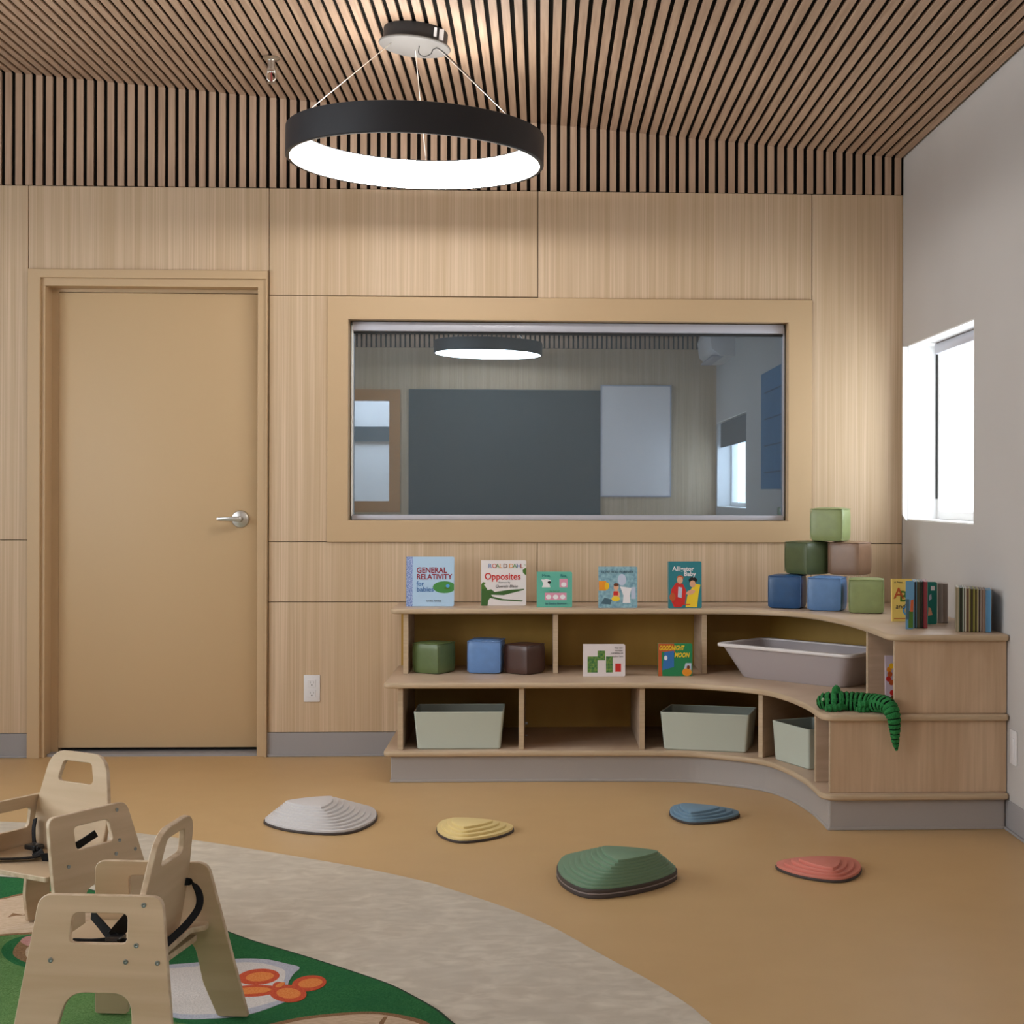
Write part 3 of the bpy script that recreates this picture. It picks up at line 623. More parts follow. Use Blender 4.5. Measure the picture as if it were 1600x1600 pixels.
# 6 white landscape book; its famous figure is replaced with plain green and red patches
t, fc, wd, ht = book('white landscape board book with plain green patches, left of the middle upper compartment', 911.5, 977, 1007, 1057, ZM, flat((225, 215, 215), 'cream_white_cover'), thick=.028)
K['mottled'] = noisy('mottled_green', lin((40, 105, 60)), lin((120, 150, 70)), (1, 1, 1), 90, 4, .5)
shape(fc, wd, ht, rect(.10, .34, .12, .62), K['mottled'], 1); shape(fc, wd, ht, rect(.34, .52, .50, .80), K['mottled'], 1); shape(fc, wd, ht, rect(.54, .70, .12, .62), K['mottled'], 1); shape(fc, wd, ht, rect(.76, .90, .14, .40), K['ink_red'], 1)
for v, s in ((.86, 'THE VERY'), (.78, 'HUNGRY'), (.70, 'CATERPILLAR'), (.60, 'by Eric Carle')): words(fc, wd, ht, s, .95, v, .062, K['ink_dark'], 'RIGHT')
# 7 green book with yellow title
t, fc, wd, ht = book('green and orange board book with slanted yellow title, right of the middle upper compartment', 1028.5, 1082, 1006, 1056.5, ZM, flat((35, 130, 80), 'green_cover'), thick=.028)
shape(fc, wd, ht, [(0, 0), (.12, 0), (.10, .3), (.10, 1), (0, 1)], K['ink_rust'], 1); shape(fc, wd, ht, [(.10, .75), (.5, .72), (.46, 1), (.10, 1)], K['ink_rust'], 1); shape(fc, wd, ht, [(.12, .18), (.46, .28), (.46, .78), (.18, .74)], K['ink_blue'], 2)
shape(fc, wd, ht, ell(.22, .56, .05, .07), K['ink_white'], 3); shape(fc, wd, ht, [(.80, .40), (.97, .40), (.97, .14), (.72, .10)], K['ink_lav'], 2); shape(fc, wd, ht, ell(.84, .12, .14, .12), K['ink_orange'], 3); shape(fc, wd, ht, ell(.88, .27, .045, .06), K['ink_brown'], 4)
words(fc, wd, ht, 'GOODNIGHT', .02, .80, .20, K['ink_yellow'], shear=.25, sx=.62, bold=.0008); words(fc, wd, ht, 'MOON', .47, .58, .20, K['ink_yellow'], shear=.25, sx=.72, bold=.0008)
# 8 book in the arm compartment, partly hidden by the end panel
t, fc, wd, ht = book('white and red picture book half hidden behind the upper end panel', 1384, 1440, 1025, 1097, ZM, flat((205, 190, 205), 'lilac_white_cover'), thick=.012)
for uu, vv, cn in ((.10, .70, 'ink_orange'), (.17, .78, 'ink_gold'), (.08, .50, 'ink_red'), (.16, .42, 'ink_rust'), (.18, .20, 'ink_red'), (.12, .60, 'ink_rust'), (.20, .08, 'ink_brown')): shape(fc, wd, ht, ell(uu, vv, .07, .06), K[cn], 1+len(cn) % 3)
# yellow alphabet book
t, fc, wd, ht = book('yellow alphabet board book behind the first upright stack near the corner', 1394.5, 1430, 905, 971, ZT, flat((235, 205, 110), 'yellow_cover'), thick=.02, group='books at the right end of the top shelf')
words(fc, wd, ht, 'A', .06, .54, .36, K['ink_rust'], bold=.0008); words(fc, wd, ht, 'B', .30, .47, .36, K['ink_leaf'], bold=.0008); words(fc, wd, ht, 'C', .42, .14, .34, K['ink_sky'], bold=.0008)
words(fc, wd, ht, 'and', .13, .30, .16, K['ink_dark'], shear=.2); words(fc, wd, ht, 'A New', .08, .90, .07, K['ink_dark']); shape(fc, wd, ht, rect(.06, .6, .055, .075), K['ink_rust'], 1)
# upright books seen from their fore-edges
def upright(label, px, py, py_top, wpx, cover, pages, rz, depth=.15, group='upright board books at the right end of the top shelf'):
    pa = onZ(px, py, ZT); sc = F/(pa-Vector((0, 0, H))).dot(fw); wt = wpx/sc; ht = (py-py_top)/sc
    t = thing('board_book', label, 'book', (pa.x, pa.y, ZT+.0005), math.radians(rz), group)
    out = round_poly([(0, 0), (depth, 0), (depth, ht), (0, ht)], [.006, 0, 0, .006], 4)
    ct = min(.0028, wt*.28)
    for nm, x0, x1, mm, sh in (('front_cover', 0, ct, cover, 0), ('page_block', ct, wt-ct, pages, .002), ('back_cover', wt-ct, wt, cover, 0)):
        bm = bmesh.new(); prism(bm, [(min(max(q.x, sh), depth), min(q.y, ht-sh)) for q in out], x0, x1, 'x'); link(nm, bm, mm, t)
    return t
cc = lambda r, g_, b: flat((r, g_, b), 'cover_print')
pg = lambda r, g_, b: flat((r, g_, b), 'page_edge')
A = [(1427.6, 4.5, (95, 140, 170), (30, 26, 22)), (1432.6, 5, (70, 90, 60), (110, 95, 75)), (1438, 4, (20, 18, 18), (60, 50, 45)), (1442.4, 6.6, (120, 30, 45), (150, 60, 70))]
ls = ['blue-sided board book leading the first upright stack', 'thin green edged board book second in the first upright stack', 'black edged board book in the middle of the first upright stack', 'dark red board book closing the first upright stack']
for (x, w_, c1, c2), lb in zip(A, ls): upright(lb, x, 982, 908.5, w_, cc(*c1), pg(*c2), -12, group='upright board books of the first stack')
# its leading picture side, open towards the room
t, fc, wd, ht = book('blue and green picture book opened against the first upright stack', 1415.5, 1428, 908, 983, ZT, flat((100, 150, 185), 'sea_blue_cover'), thick=.004, rz=-6, rake=0, group='books at the right end of the top shelf')
shape(fc, wd, ht, rect(.3, .9, .02, .38), K['ink_leaf'], 1); shape(fc, wd, ht, [(.5, .36), (.9, .36), (.95, .62), (.6, .6)], K['ink_rust'], 2); shape(fc, wd, ht, rect(0, .4, .2, .62), K['ink_slate'], 1)
t, fc, wd, ht = book('teal picture book with a white mark standing behind the dark red one', 1450, 1464, 909.5, 975.5, ZT, flat((30, 125, 115), 'deep_teal_cover'), thick=.012, rake=0, group='books at the right end of the top shelf')
shape(fc, wd, ht, rect(.3, .75, .8, .9), K['ink_white'], 1); shape(fc, wd, ht, [(.0, .2), (.5, .22), (.3, .38), (.05, .40)], K['ink_skin'], 1); shape(fc, wd, ht, [(.1, .55), (.4, .6), (.35, .72), (.1, .68)], K['ink_lav'], 1)
upright('warm grey board book behind the teal one, right end of the first group', 1464.5, 974, 911, 8, cc(150, 138, 130), pg(120, 108, 100), -13, .10, group='upright board books of the first stack')
upright('pale grey board book farthest right in the first group', 1473, 974, 911.5, 8, cc(165, 155, 148), pg(140, 128, 120), -13, .10, group='upright board books of the first stack')
B = [(1493.5, 5, (150, 140, 115), (175, 165, 140), 'khaki backed board book at the left end of the second stack'), (1498.8, 5.2, (60, 75, 50), (32, 28, 22), 'dark green board book second in the second stack'), (1504.4, 4.4, (190, 195, 185), (110, 100, 85), 'pale edged board book third in the second stack'),
     (1509.2, 5.4, (160, 140, 110), (100, 75, 60), 'tan board book fourth in the second stack'), (1515, 6.6, (130, 130, 40), (60, 48, 30), 'olive lime board book in the middle of the second stack'), (1522, 5.4, (150, 145, 80), (55, 42, 25), 'yellowish board book right of the olive lime one'),
     (1527.8, 5.2, (175, 160, 145), (35, 25, 20), 'cream board book with dark pages in the second stack'), (1533.4, 6.2, (90, 55, 50), (150, 130, 115), 'maroon edged board book next to the blue one'), (1540, 8.4, (110, 160, 195), (90, 145, 185), 'light blue board book at the right end of the second stack')]
for i, (x, w_, c1, c2, lb) in enumerate(B): upright(lb, x, 987.5+i*.12, 917.5+i*.55, w_, cc(*c1), pg(*c2), -14.5, .15, group='upright board books of the second stack')

# ------------------------------------------------------------------ plush crocodile-like toy
def plush():
    t = thing('plush_toy', 'green ribbed plush reptile with black stripes, tail hanging over the shelf edge', 'soft toy', (1.14, 5.36, ZM))
    mg = noisy('green_plush', (.012, .15, .035), (.03, .24, .065), (1, 1, 1), 160, 4, .9, bump=.6); mk = mat('black_stripe', (.004, .012, .006), .9, spec=.1)
    base = t.location
    def W(px, py, Y): return onY(px, py, Y)-base
    path = crom([W(1277, 1101, 5.43), W(1287, 1098, 5.42), W(1305, 1096, 5.405), W(1327, 1097, 5.40), W(1347, 1098, 5.38), W(1366, 1099, 5.35), W(1380, 1100, 5.30), W(1390, 1106, 5.265), W(1396, 1120, 5.243), W(1398, 1138, 5.245), W(1399, 1156, 5.25), W(1401, 1173, 5.252)], 14)
    n = len(path); sc_ = 5.4/2300
    keys = [(0, 3), (.03, 9), (.10, 14), (.2, 15), (.32, 15), (.45, 14), (.55, 12.5), (.66, 11), (.75, 9), (.85, 7), (.95, 4.5), (1, 1.5)]
    def rad(u):
        for (a, ra), (b, rb) in zip(keys, keys[1:]):
            if u <= b: return (ra+(rb-ra)*(u-a)/(b-a))*sc_
        return .003
    bm = bmesh.new(); NR = 20; rings = []; prev = None
    for i, p_ in enumerate(path):
        tt = (path[min(i+1, n-1)]-path[max(i-1, 0)]).normalized()
        a_ = Vector((0, 1, 0)) if prev is None else prev
        a_ = (a_-tt*a_.dot(tt)).normalized(); prev = a_; b_ = tt.cross(a_); u = i/(n-1)
        ph = (i % 6)/6; r = rad(u)*(1+.10*math.sin(PI*ph))*(0.93 if i % 6 == 0 else 1)
        ring = []
        for k in range(NR):
            an = 2*PI*k/NR; q = p_+(a_*math.cos(an)*1.08+b_*math.sin(an))*r*(1+.05*random.uniform(-1, 1))
            if u < .62: q.z = max(q.z, .002)
            ring.append(bm.verts.new(q))
        rings.append(ring)
    for i in range(n-1):
        for k in range(NR):
            f = bm.faces.new((rings[i][k], rings[i][(k+1) % NR], rings[i+1][(k+1) % NR], rings[i+1][k])); f.material_index = 1 if i % 6 == 0 or (i % 6 == 5 and i < n*.62 and k % 4) else 0
    bm.faces.new(rings[0][::-1]); bm.faces.new(rings[-1]); link('body', bm, [mg, mk], t, True)
    def limb(nm, pts, rr):
        bm = bmesh.new(); pp = crom(pts, 8); m_ = len(pp)
        tube(bm, pp, [rr*(1+.12*(1 if i % 4 < 2 else -1))*(.55+.45*math.sin(PI*min(1, (i+2)/(m_+2))*.9)) for i in range(m_)], 12); link(nm, bm, mg, t, True)
    limb('front_leg', [W(1320, 1104, 5.37), W(1305, 1106, 5.355), W(1290, 1107, 5.35)], .014)
    limb('front_leg', [W(1330, 1088, 5.43), W(1345, 1087, 5.43), W(1358, 1090, 5.43)], .012)
    limb('hind_leg', [W(1366, 1103, 5.34), W(1352, 1100, 5.33), W(1340, 1104, 5.335)], .013)
    limb('hind_leg', [W(1362, 1107, 5.335), W(1350, 1109, 5.33), W(1338, 1108, 5.33)], .011)
    bm = bmesh.new()
    for i in range(9):
        q = W(1303+i*.9, 1082-(4 if i % 2 else 0)-3*math.sin(i*PI/8), 5.40)
        lathe(bm, [(0, -.016), (.011, -.010), (.009, .004), (0, .013)], 8)
        nv = bm.verts[:] ; bmesh.ops.translate(bm, verts=nv[-(2+16):] if False else [v for v in nv if not v.tag], vec=q)
        for v in bm.verts: v.tag = True
    link('crest', bm, mg, t, True)
    bm = bmesh.new(); bmesh.ops.create_uvsphere(bm, u_segments=10, v_segments=8, radius=.006); link('eye', bm, mat('pale_eye', (.35, .45, .30), .3), t, True, W(1286, 1093, 5.385))
plush()

# ------------------------------------------------------------------ stepping stones
def stone(label, base, top, h, lv, m, tall=False, bulge=.15):
    B_ = [onZ(a, b, 0).xy for a, b in base]; T_ = [onZ(a, b, h).xy for a, b in top]; c = sum(B_, Vector((0, 0)))/3
    t = thing('stepping_stone', label, 'stepping stone', (c.x, c.y, 0), 0, 'terraced balance stones on the floor')
    def outline(P, r, bl):
        out = []
        ctr = sum(P, Vector((0, 0)))/3; pts = []
        for i in range(3):
            a, b = P[i], P[(i+1) % 3]; d = b-a; nrm = Vector((d.y, -d.x)).normalized()
            if nrm.dot((a+b)/2-ctr) < 0: nrm = -nrm
            for k in range(12): u_ = k/12; pts.append(a+d*u_+nrm*d.length*bl*4*u_*(1-u_))
        # round the corners by smoothing
        for _ in range(r): pts = [(pts[i-1]+pts[i]*2+pts[(i+1) % len(pts)])/4 for i in range(len(pts))]
        return pts
    b0 = outline(B_, 3, bulge); t0 = outline(T_, 1, bulge*.55)
    hb = .028 if tall else .009
    def lay(bm, pts, z0, z1, bev, mi=0): prism(bm, [(q.x-c.x, q.y-c.y) for q in pts], z0, z1, 'z', bev=bev, mi=mi, seg=2)
    bm = bmesh.new(); lay(bm, [q*1.0 for q in b0], 0, hb*.48 if tall else hb, .0025)
    if tall: lay(bm, [c+(q-c)*1.003 for q in b0], hb*.46, hb*.60, .001, 1); lay(bm, b0, hb*.58, hb, .002)
    link('rubber_rim', bm, [M['rubber'], M['rubberlight']], t, True)
    bm = bmesh.new()
    st = (h-hb)/lv; b1 = [c+(q-c)*.975 for q in b0]
    for k in range(lv):
        u_ = k/(lv-1) if lv > 1 else 0
        pts = [p_*(1-u_)+q_*u_ for p_, q_ in zip(b1, t0)]
        lay(bm, pts, hb+st*k-.001, hb+st*(k+1), st*.14)
    link('terraced_top', bm, m, t, True)
stone('large pale grey terraced stone nearest the door', [(404, 1284), (541, 1307), (576, 1262)], [(444, 1251), (503, 1261), (519, 1243)], .085, 9, M['s_white'])
stone('small yellow terraced stone between the grey and green ones', [(716, 1320), (808, 1297), (694, 1285)], [(724, 1292), (772, 1281), (705, 1277)], .045, 4, M['s_yellow'])
stone('large green terraced stone with a double dark rim, nearest the camera', [(917, 1408), (1067, 1370), (885, 1347)], [(965, 1344), (1031, 1329), (940, 1321)], .104, 9, M['s_green'], True, .13)
stone('small blue terraced stone below the curve of the bookshelf', [(1075, 1290), (1161, 1275), (1055, 1262)], [(1079, 1269), (1126, 1260), (1064, 1254.5)], .045, 4, M['s_blue'])
stone('small coral red terraced stone farthest right on the floor', [(1205, 1355), (1316, 1382), (1334, 1347)], [(1246, 1340), (1302, 1356), (1310, 1338)], .045, 4, M['s_red'])

# ------------------------------------------------------------------ RUG
def rug():
    ZR = .010
    edge = [(-60, 1366), (0, 1369), (60, 1374), (150, 1391), (250, 1418), (345.5, 1450.5), (395, 1468.5), (446, 1483.5), (500, 1500), (560, 1519.5), (611, 1537.5), (650, 1557), (686, 1578), (711.5, 1599)]
    e = [onZ(a, b, ZR).xy for a, b in edge]
    e += [e[-1]+Vector((.09, -.16)), e[-1]+Vector((.10, -.5)), e[-1]+Vector((-.3, -.9)), Vector((-1.4, 1.45)), Vector((-2.2, 1.7)), Vector((-2.7, 2.6)), Vector((-2.6, 3.6)), Vector((-2.25, 4.35))]
    e = crom(e, 5, True)
    cols = dict(dark=noisy('rug_dark_green', (.016, .11, .035), (.036, .18, .06), (1, 1, 1), 260, 3, .95, bump=1, c3=(.018, .12, .045), n3=9, spec=.1),
                light=noisy('rug_light_green', (.075, .17, .045), (.16, .28, .10), (1, 1, 1), 240, 3, .95, bump=1, c3=(.09, .20, .06), n3=7, spec=.1),
                lilac=noisy('rug_lilac', (.40, .41, .50), (.52, .53, .60), (1, 1, 1), 240, 3, .95, bump=1, spec=.1), white=noisy('rug_white', (.62, .58, .56), (.74, .69, .66), (1, 1, 1), 240, 3, .95, bump=1, spec=.1),
                red=noisy('rug_red', (.55, .07, .035), (.65, .12, .05), (1, 1, 1), 240, 3, .95, bump=1, spec=.1), orange=noisy('rug_orange', (.72, .20, .05), (.80, .30, .09), (1, 1, 1), 240, 3, .95, bump=1, spec=.1),
                cream=noisy('rug_cream', (.55, .40, .27), (.66, .50, .36), (1, 3, 1), 60, 4, .95, bump=1, spec=.1), brown=noisy('rug_brown', (.22, .12, .06), (.33, .19, .10), (1, 1, 1), 240, 3, .95, bump=1, spec=.1),
                pink=noisy('rug_pink', (.48, .22, .20), (.58, .32, .28), (1, 1, 1), 240, 3, .95, bump=1, spec=.1), bind=mat('rug_binding', (.01, .035, .015), .9))
    names = list(cols); MI = {n_: i for i, n_ in enumerate(names)}
    c = Vector((-1.2, 2.8))
    bm = bmesh.new()
    prism(bm, [tuple(p_-c) for p_ in e], .0012, ZR-.0008, 'z', mi=MI['bind'], mie=MI['bind'])
    prism(bm, [tuple(c+(p_-c)*.994-c) for p_ in e], ZR-.001, ZR, 'z', mi=MI['dark'], mie=MI['bind'])
    lvl = [0]
    def patch(pts, cn, smooth=True):
        lvl[0] += 1; P = [onZ(a, b, ZR).xy-c for a, b in pts]
        if smooth: P = crom(P, 5, True)
        prism(bm, [tuple(q) for q in P], ZR-.0005, ZR+.0001*lvl[0], 'z', mi=MI[cn], mie=MI[cn])
    patch([(-80, 1462), (20, 1461), (60, 1459), (110, 1458), (200, 1470), (205, 1500), (235, 1580), (330, 1604), (480, 1606), (420, 1640), (250, 1700), (-50, 1720)], 'light')
    patch([(2, 1486), (10, 1473), (30, 1464), (60, 1460), (110, 1462), (120, 1500), (80, 1512), (35, 1510), (12, 1500)], 'dark')
    patch([(20, 1490), (30, 1472), (48, 1463), (110, 1466), (115, 1498), (60, 1506), (36, 1502)], 'brown')
    patch([(32, 1470), (50, 1462), (110, 1464), (110, 1474), (60, 1478), (44, 1478)], 'pink')
    patch([(40, 1490), (50, 1478), (110, 1476), (112, 1496), (70, 1500), (48, 1500)], 'cream')
    patch([(-80, 1413), (0, 1404), (30, 1397), (80, 1393), (140, 1398), (200, 1425), (150, 1448), (80, 1457), (20, 1461), (-80, 1464)], 'brown')
    patch([(-80, 1415), (0, 1406), (30, 1400), (80, 1396), (138, 1401), (194, 1425), (148, 1445), (80, 1454), (20, 1458.5), (-80, 1461)], 'cream')
    patch([(12, 1434), (20, 1427), (36, 1430), (60, 1424), (38, 1431), (25, 1431), (20, 1432)], 'brown', False)
    patch([(150, 1395), (200, 1400), (235, 1412), (215, 1425), (170, 1415)], 'dark')
    patch([(205, 1515), (262, 1508), (300, 1505), (360, 1499), (412, 1499), (447, 1506), (468, 1512), (458, 1523), (450, 1540), (462, 1556), (430, 1572), (385, 1586), (330, 1592), (270, 1590), (215, 1565)], 'lilac')
    patch([(215, 1522), (262, 1514), (300, 1511), (360, 1505), (405, 1505), (440, 1514), (446, 1524), (440, 1545), (440, 1560), (420, 1568), (380, 1578), (330, 1585), (270, 1583), (225, 1560)], 'white')
    for (px, py, a, b, rr) in ((404, 1527, 33, 12.5, -.08), (483, 1537, 27, 12, -.12), (450, 1553, 29, 13.5, .05), (395, 1549, 42, 9, -.05), (436, 1541, 10, 6, 0)):
        patch([(px+a*math.cos(q)*math.cos(rr)-b*math.sin(q)*math.sin(rr), py+a*math.cos(q)*math.sin(rr)+b*math.sin(q)*math.cos(rr)) for q in [2*PI*k/10 for k in range(10)]], 'red')
    for (px, py, a, b, rr) in ((406, 1527, 22, 7, -.08), (485, 1537, 19, 7, -.12), (451, 1553, 19, 8, .05), (392, 1549, 32, 5, -.05), (438, 1540, 8, 3, -.4)):
        patch([(px+a*math.cos(q)*math.cos(rr)-b*math.sin(q)*math.sin(rr), py+a*math.cos(q)*math.sin(rr)+b*math.sin(q)*math.cos(rr)) for q in [2*PI*k/10 for k in range(10)]], 'orange')
    patch([(400, 1612), (440, 1597), (500, 1587), (580, 1582), (640, 1590), (675, 1604), (690, 1640), (560, 1680), (420, 1650)], 'brown')
    patch([(415, 1614), (450, 1600), (505, 1591), (580, 1586), (632, 1594), (665, 1608), (675, 1640), (560, 1674), (430, 1650)], 'cream')
    patch([(592, 1600), (600, 1590), (606, 1590), (600, 1600), (598, 1614)], 'brown', False)
    o = link('area_rug', bm, [cols[n_] for n_ in names], None, False, (c.x, c.y, 0))
    tag(o, 'round edged green nature rug with cream log and orange flower under the chairs', 'rug')
rug()

# ------------------------------------------------------------------ TODDLER CHAIRS
def chair(label, loc, rz, straps):
    """local: x forward, y to the chair's left, z up; two splayed plywood sides"""
    t = thing('toddler_chair', label, 'chair', loc, rz, 'plywood toddler chairs with side handles')
    HS, th, spl = .377, .013, .247
    half = .280/2
    for s in (1, -1):
        outer = [(.165, 0), (.127, HS), (-.131, HS), (-.196, 0), (-.124, 0), (-.096, .085), (-.084, .192), (.048, .192), (.088, 0)]
        out = round_poly(outer, [.008, .028, .030, .006, .012, .09, .045, .045, .01], 7)
        hole = round_poly([(.056, .285), (.053, .343), (-.062, .343), (-.066, .285)], .014, 5)
        bm = bmesh.new(); prism(bm, [tuple(q) for q in out], -th/2, th/2, 'y', holes=[[tuple(q) for q in hole]], mi=0, mie=1, bev=.0015, seg=1)
        # splay: shear outwards towards the floor
        for v in bm.verts: v.co.y += s*(half+spl*(HS-v.co.z)*(1.0 if v.co.z < HS else 1))
        side = link('side_panel', bm, [M['ply'], M['plyedge']], t)
        for bxx, bz in ((-.094, .360), (-.086, .283), (-.067, .252), (-.133, .251), (.089, .252)):
            yy = s*(half+spl*(HS-bz)+th/2)
            bm = bmesh.new(); lathe(bm, [(.0052, -.001), (.0052, .0012), (.0028, .0016), (0, .0005)], 12)
            bmesh.ops.rotate(bm, verts=bm.verts, matrix=Matrix.Rotation(-s*PI/2, 3, 'X'))
            link('bolt', bm, M['steel'], side, False, (bxx, yy, bz))
    hs = half+spl*(HS-.235)-th*.6
    bm = bmesh.new(); prism(bm, [tuple(q) for q in round_poly([(.150, -hs*.98), (.150, hs*.98), (-.125, hs), (-.125, hs-.03), (-.10, hs-.05), (-.10, -hs+.05), (-.125, -hs+.03), (-.125, -hs)], [.008, .008, .01, .015, .02, .02, .015, .01], 5)], .223, .236, 'z', mi=0, mie=1, bev=.002)
    link('seat', bm, [M['ply'], M['plyedge']], t)
    # leaning back with a handle hole
    bm = bmesh.new(); ln = math.radians(9.5)
    bo = round_poly([(-.136, 0), (.136, 0), (.136, .125), (.104, .266), (-.104, .266), (-.136, .125)], [.01, .01, .05, .07, .07, .05], 8)
    hl = round_poly([(-.070, .184), (.070, .184), (.053, .240), (-.053, .240)], .014, 5)
    prism(bm, [tuple(q) for q in bo], -.0065, .0065, 'x', holes=[[tuple(q) for q in hl]], mi=0, mie=1, bev=.0015, seg=1)
    bmesh.ops.transform(bm, verts=bm.verts, matrix=Matrix.Translation((-.062, 0, .2365)) @ Matrix.Rotation(-ln, 4, 'Y'))
    link('backrest', bm, [M['ply'], M['plyedge']], t)
    for zz, xx, dp in ((.196, -.075, .035),):
        hr = half+spl*(HS-zz)-th*.6
        bm = bmesh.new(); prism(bm, [tuple(q) for q in round_poly([(xx+dp/2, -hr), (xx+dp/2, hr), (xx-dp/2, hr), (xx-dp/2-.0, hr-.02), (xx-dp/2+.012, 0), (xx-dp/2, -hr+.02), (xx-dp/2, -hr)], [0, 0, .004, .01, .02, .01, .004], 4)], zz-.0065, zz+.0065, 'z', mi=0, mie=1, bev=.001)
        link('cross_rail', bm, [M['ply'], M['plyedge']], t)
    bm = bmesh.new()
    if straps == 0:
        ribbon(bm, crom([(-.080, -.118, .338), (-.100, -.122, .334), (-.118, -.116, .312), (-.122, -.10, .285), (-.112, -.05, .262), (-.100, .02, .248), (-.098, .09, .243)], 8), (.75, .2, .7), .016)
        ribbon(bm, crom([(.078, .0, .296), (.050, .02, .280), (.025, .035, .264), (.0, .05, .256)], 8), (.5, -.2, 1), .028)
        ribbon(bm, crom([(-.040, -.02, .322), (-.022, .0, .306), (-.002, .03, .280), (.010, .05, .262)], 8), (.7, .3, .7), .030)
        ribbon(bm, crom([(.095, .05, .250), (.05, .06, .253), (.01, .065, .258), (-.035, .06, .256), (-.055, .04, .270)], 8), (.1, .3, 1), .018)
    else:
        ribbon(bm, crom([(-.055, -.118, .315), (-.045, -.112, .29), (-.04, -.105, .262), (-.03, -.09, .246), (-.005, -.05, .243)], 8), (.4, 1, .2), .024)
        ribbon(bm, crom([(-.005, -.05, .244), (.04, .0, .246), (.075, -.04, .243), (.13, -.10, .245), (.165, -.13, .236), (.155, -.135, .212)], 8), (.5, .8, .1), .030)
        ribbon(bm, crom([(.04, .02, .244), (.03, .06, .252), (.0, .10, .275), (-.045, .128, .305)], 8), (.2, .5, 1), .026)
    hn = link('harness_strap', bm, M['strap'], t)
    bm = bmesh.new(); b0 = (.000, .062, .262) if straps == 0 else (-.015, -.075, .252)
    box(bm, -.016, .016, -.02, .02, -.007, .007, 0, .003); box(bm, -.012, .012, .018, .028, -.005, .005, 0, .002)
    link('buckle', bm, M['buckle'], hn, True, b0)
    return t
CH = {}
# near chair: seen side on, facing left
c1 = Vector((-.887, 3.205, .0136))
CH[0] = chair('nearest plywood toddler chair, facing left with its side turned to the camera', c1, math.radians(180-6), 0)
c2 = Vector((-1.303, 3.965, .0136))
CH[1] = chair('plywood toddler chair behind at the left edge, facing the camera', c2, math.atan2(-.855, -.52), 1)

# ------------------------------------------------------------------ PENDANT RING LAMPS
def ring_lamp(label, cx, cy, zb, tilt):
    t = thing('ring_pendant_lamp', label, 'pendant lamp', (cx, cy, cz(cx)), 0, 'black ring pendant lamps')
    Rr, hh = .487, .110; cz_ = cz(cx); z0 = zb-cz_
    rot = Matrix.Translation((0, 0, z0)) @ Matrix.Rotation(tilt, 4, 'Y')
    bm = bmesh.new(); lathe(bm, [(Rr-.016, 0), (Rr-.004, -.001), (Rr, .003), (Rr, hh), (Rr-.004, hh+.002), (Rr-.046, hh+.002), (Rr-.046, hh-.001), (Rr-.012, hh-.002), (Rr-.012, .004), (Rr-.016, 0)], 96); bmesh.ops.transform(bm, verts=bm.verts, matrix=rot); link('shell', bm, M['ringshell'], t, True)
    bm = bmesh.new(); lathe(bm, [(Rr-.0125, .0005), (Rr-.018, .002), (Rr-.045, hh-.004), (Rr-.043, hh-.0015), (Rr-.0125, .006), (Rr-.0125, .0005)], 96); bmesh.ops.transform(bm, verts=bm.verts, matrix=rot); link('diffuser', bm, M['lamp'], t, True)
    # canopy follows the ceiling slope
    sl = Matrix.Rotation(math.atan(-CSL), 4, 'Y')
    bm = bmesh.new(); lathe(bm, [(0, -.001), (.120, -.001), (.122, -.004), (.122, -.052), (.120, -.054), (0, -.054)], 40); bmesh.ops.transform(bm, verts=bm.verts, matrix=sl); cn = link('canopy', bm, M['black'], t, True)
    bm = bmesh.new(); lathe(bm, [(0, -.056), (.136, -.056), (.137, -.060), (.134, -.064), (0, -.066)], 40); bmesh.ops.transform(bm, verts=bm.verts, matrix=sl); link('canopy_plate', bm, M['canopygrey'], cn, True)
    bm = bmesh.new(); box(bm, .078, .088, -.104, -.094, -.045, -.012, 0); box(bm, .096, .112, -.078, -.066, -.05, -.008, 0); bmesh.ops.transform(bm, verts=bm.verts, matrix=sl); link('rating_label', bm, M['plastic'], cn)
    ends = []
    for k, an in enumerate((221, 319, 90)):
        a_ = math.radians(an); p1 = rot @ Vector(((Rr-.012)*math.cos(a_), (Rr-.012)*math.sin(a_), hh))
        p0_ = sl @ Vector((.115*math.cos(a_)*(1 if k < 2 else .1), .115*math.sin(a_)*(.35 if k < 2 else .3), -.064))
        bm = bmesh.new(); tube(bm, [p0_, p1], .0016, 6); link('suspension_cable', bm, M['wire'], t); ends.append((p0_, p1))
    p0_, p1 = ends[1]
    bm = bmesh.new(); s0 = sl @ Vector((.02, -.03, -.066))
    pp = crom([s0, s0+Vector((.0, -.01, -.03)), s0+Vector((.02, -.01, -.042)), s0+Vector((.045, -.01, -.032)), p0_+Vector((-.012, 0, -.006)), p0_+(p1-p0_)*.08+Vector((0, 0, .006)), p0_+(p1-p0_)*.5+Vector((0, 0, .005)), p1], 8)
    tube(bm, pp, .0019, 6); link('power_cord', bm, M['buckle'], t)
    return t
L1 = ring_lamp('black ring pendant lamp hanging from the slatted ceiling in front of the back wall', -.480, 5.63, 2.475, .016)
def copy_tree(o, parent=None):
    c_ = o.copy(); COL.objects.link(c_); c_.parent = parent
    for ch in list(o.children): copy_tree(ch, c_)
    return c_
L2 = copy_tree(L1); L2.location = (-.480, .62, cz(-.480)); L2['label'] = 'second black ring pendant lamp, seen only mirrored in the observation glass'
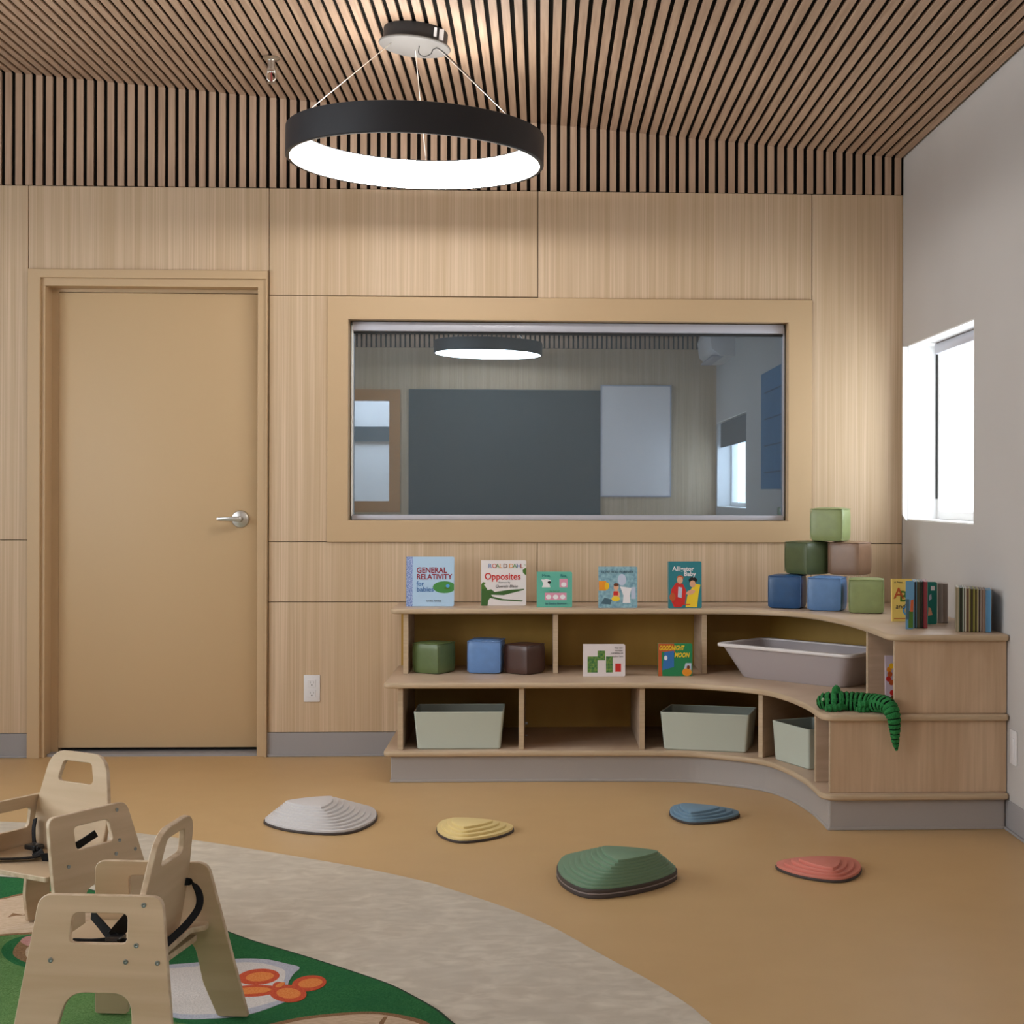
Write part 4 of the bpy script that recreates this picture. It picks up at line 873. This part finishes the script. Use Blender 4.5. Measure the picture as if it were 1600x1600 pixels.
# sprinkler
p = None
for yy in [5.0+.01*i for i in range(190)]:
    q = onY(424, 93, yy)
    if q.z > cz(q.x)-.012: p = q; break
p = p or onY(424, 93, 6)
print('sprinkler', p)
sp = thing('fire_sprinkler', 'chrome fire sprinkler head on the slatted ceiling left of the ring lamp', 'sprinkler', (p.x, p.y, cz(p.x)))
bm = bmesh.new(); lathe(bm, [(0, 0), (.034, -.002), (.036, -.006), (.030, -.012), (.015, -.016), (0, -.016)], 28); link('escutcheon', bm, M['chrome'], sp, True)
bm = bmesh.new(); lathe(bm, [(.015, -.012), (.016, -.020), (.016, -.048), (.019, -.050), (.019, -.058), (.010, -.062), (.008, -.066), (0, -.066)], 20); link('sprinkler_body', bm, M['chrome'], sp, True)
bm = bmesh.new()
for s in (-1, 1): tube(bm, crom([(s*.010, 0, -.060), (s*.017, 0, -.068), (s*.017, 0, -.090), (s*.004, 0, -.104)], 5), .003, 8)
lathe(bm, [(0, -.104), (.018, -.106), (.019, -.109), (0, -.110)], 16); link('deflector_frame', bm, M['chrome'], sp, True)
bm = bmesh.new(); tube(bm, [(0, 0, -.064), (0, 0, -.104)], .0035, 8); link('glass_bulb', bm, mat('red_bulb_liquid', (.25, .05, .05), .1), sp, True)

# ------------------------------------------------------------------ small wall things
pc = onY(487.5, 1075.5, D); ol = thing('wall_outlet', 'white duplex outlet low on the back wall between door and bookshelf', 'outlet', pc)
bx('cover_plate', -.037, .037, -.005, 0, -.062, .062, M['plastic'], ol, .002)
for zz in (-.024, .024):
    bm = bmesh.new(); box(bm, -.019, .019, -.007, -.0045, zz-.017, zz+.017, 0, .001, 1); rc = link('receptacle', bm, M['plastic'], ol)
    bm = bmesh.new(); box(bm, -.0085, -.0065, -.0075, -.0065, zz, zz+.009); box(bm, .0065, .0085, -.0075, -.0065, zz, zz+.009); box(bm, -.0025, .0025, -.0075, -.0065, zz-.010, zz-.005); link('socket_slots', bm, M['slot'], rc)
pc = onX(1585, 1168, XR); ol = thing('wall_outlet', 'white cover plate low on the right wall beyond the bookshelf end', 'outlet', pc)
bx('cover_plate', -.006, 0, -.037, .037, -.062, .062, M['plastic'], ol, .002); bx('receptacle', -.008, -.005, -.018, .018, -.035, .035, M['plastic'], ol, .001)
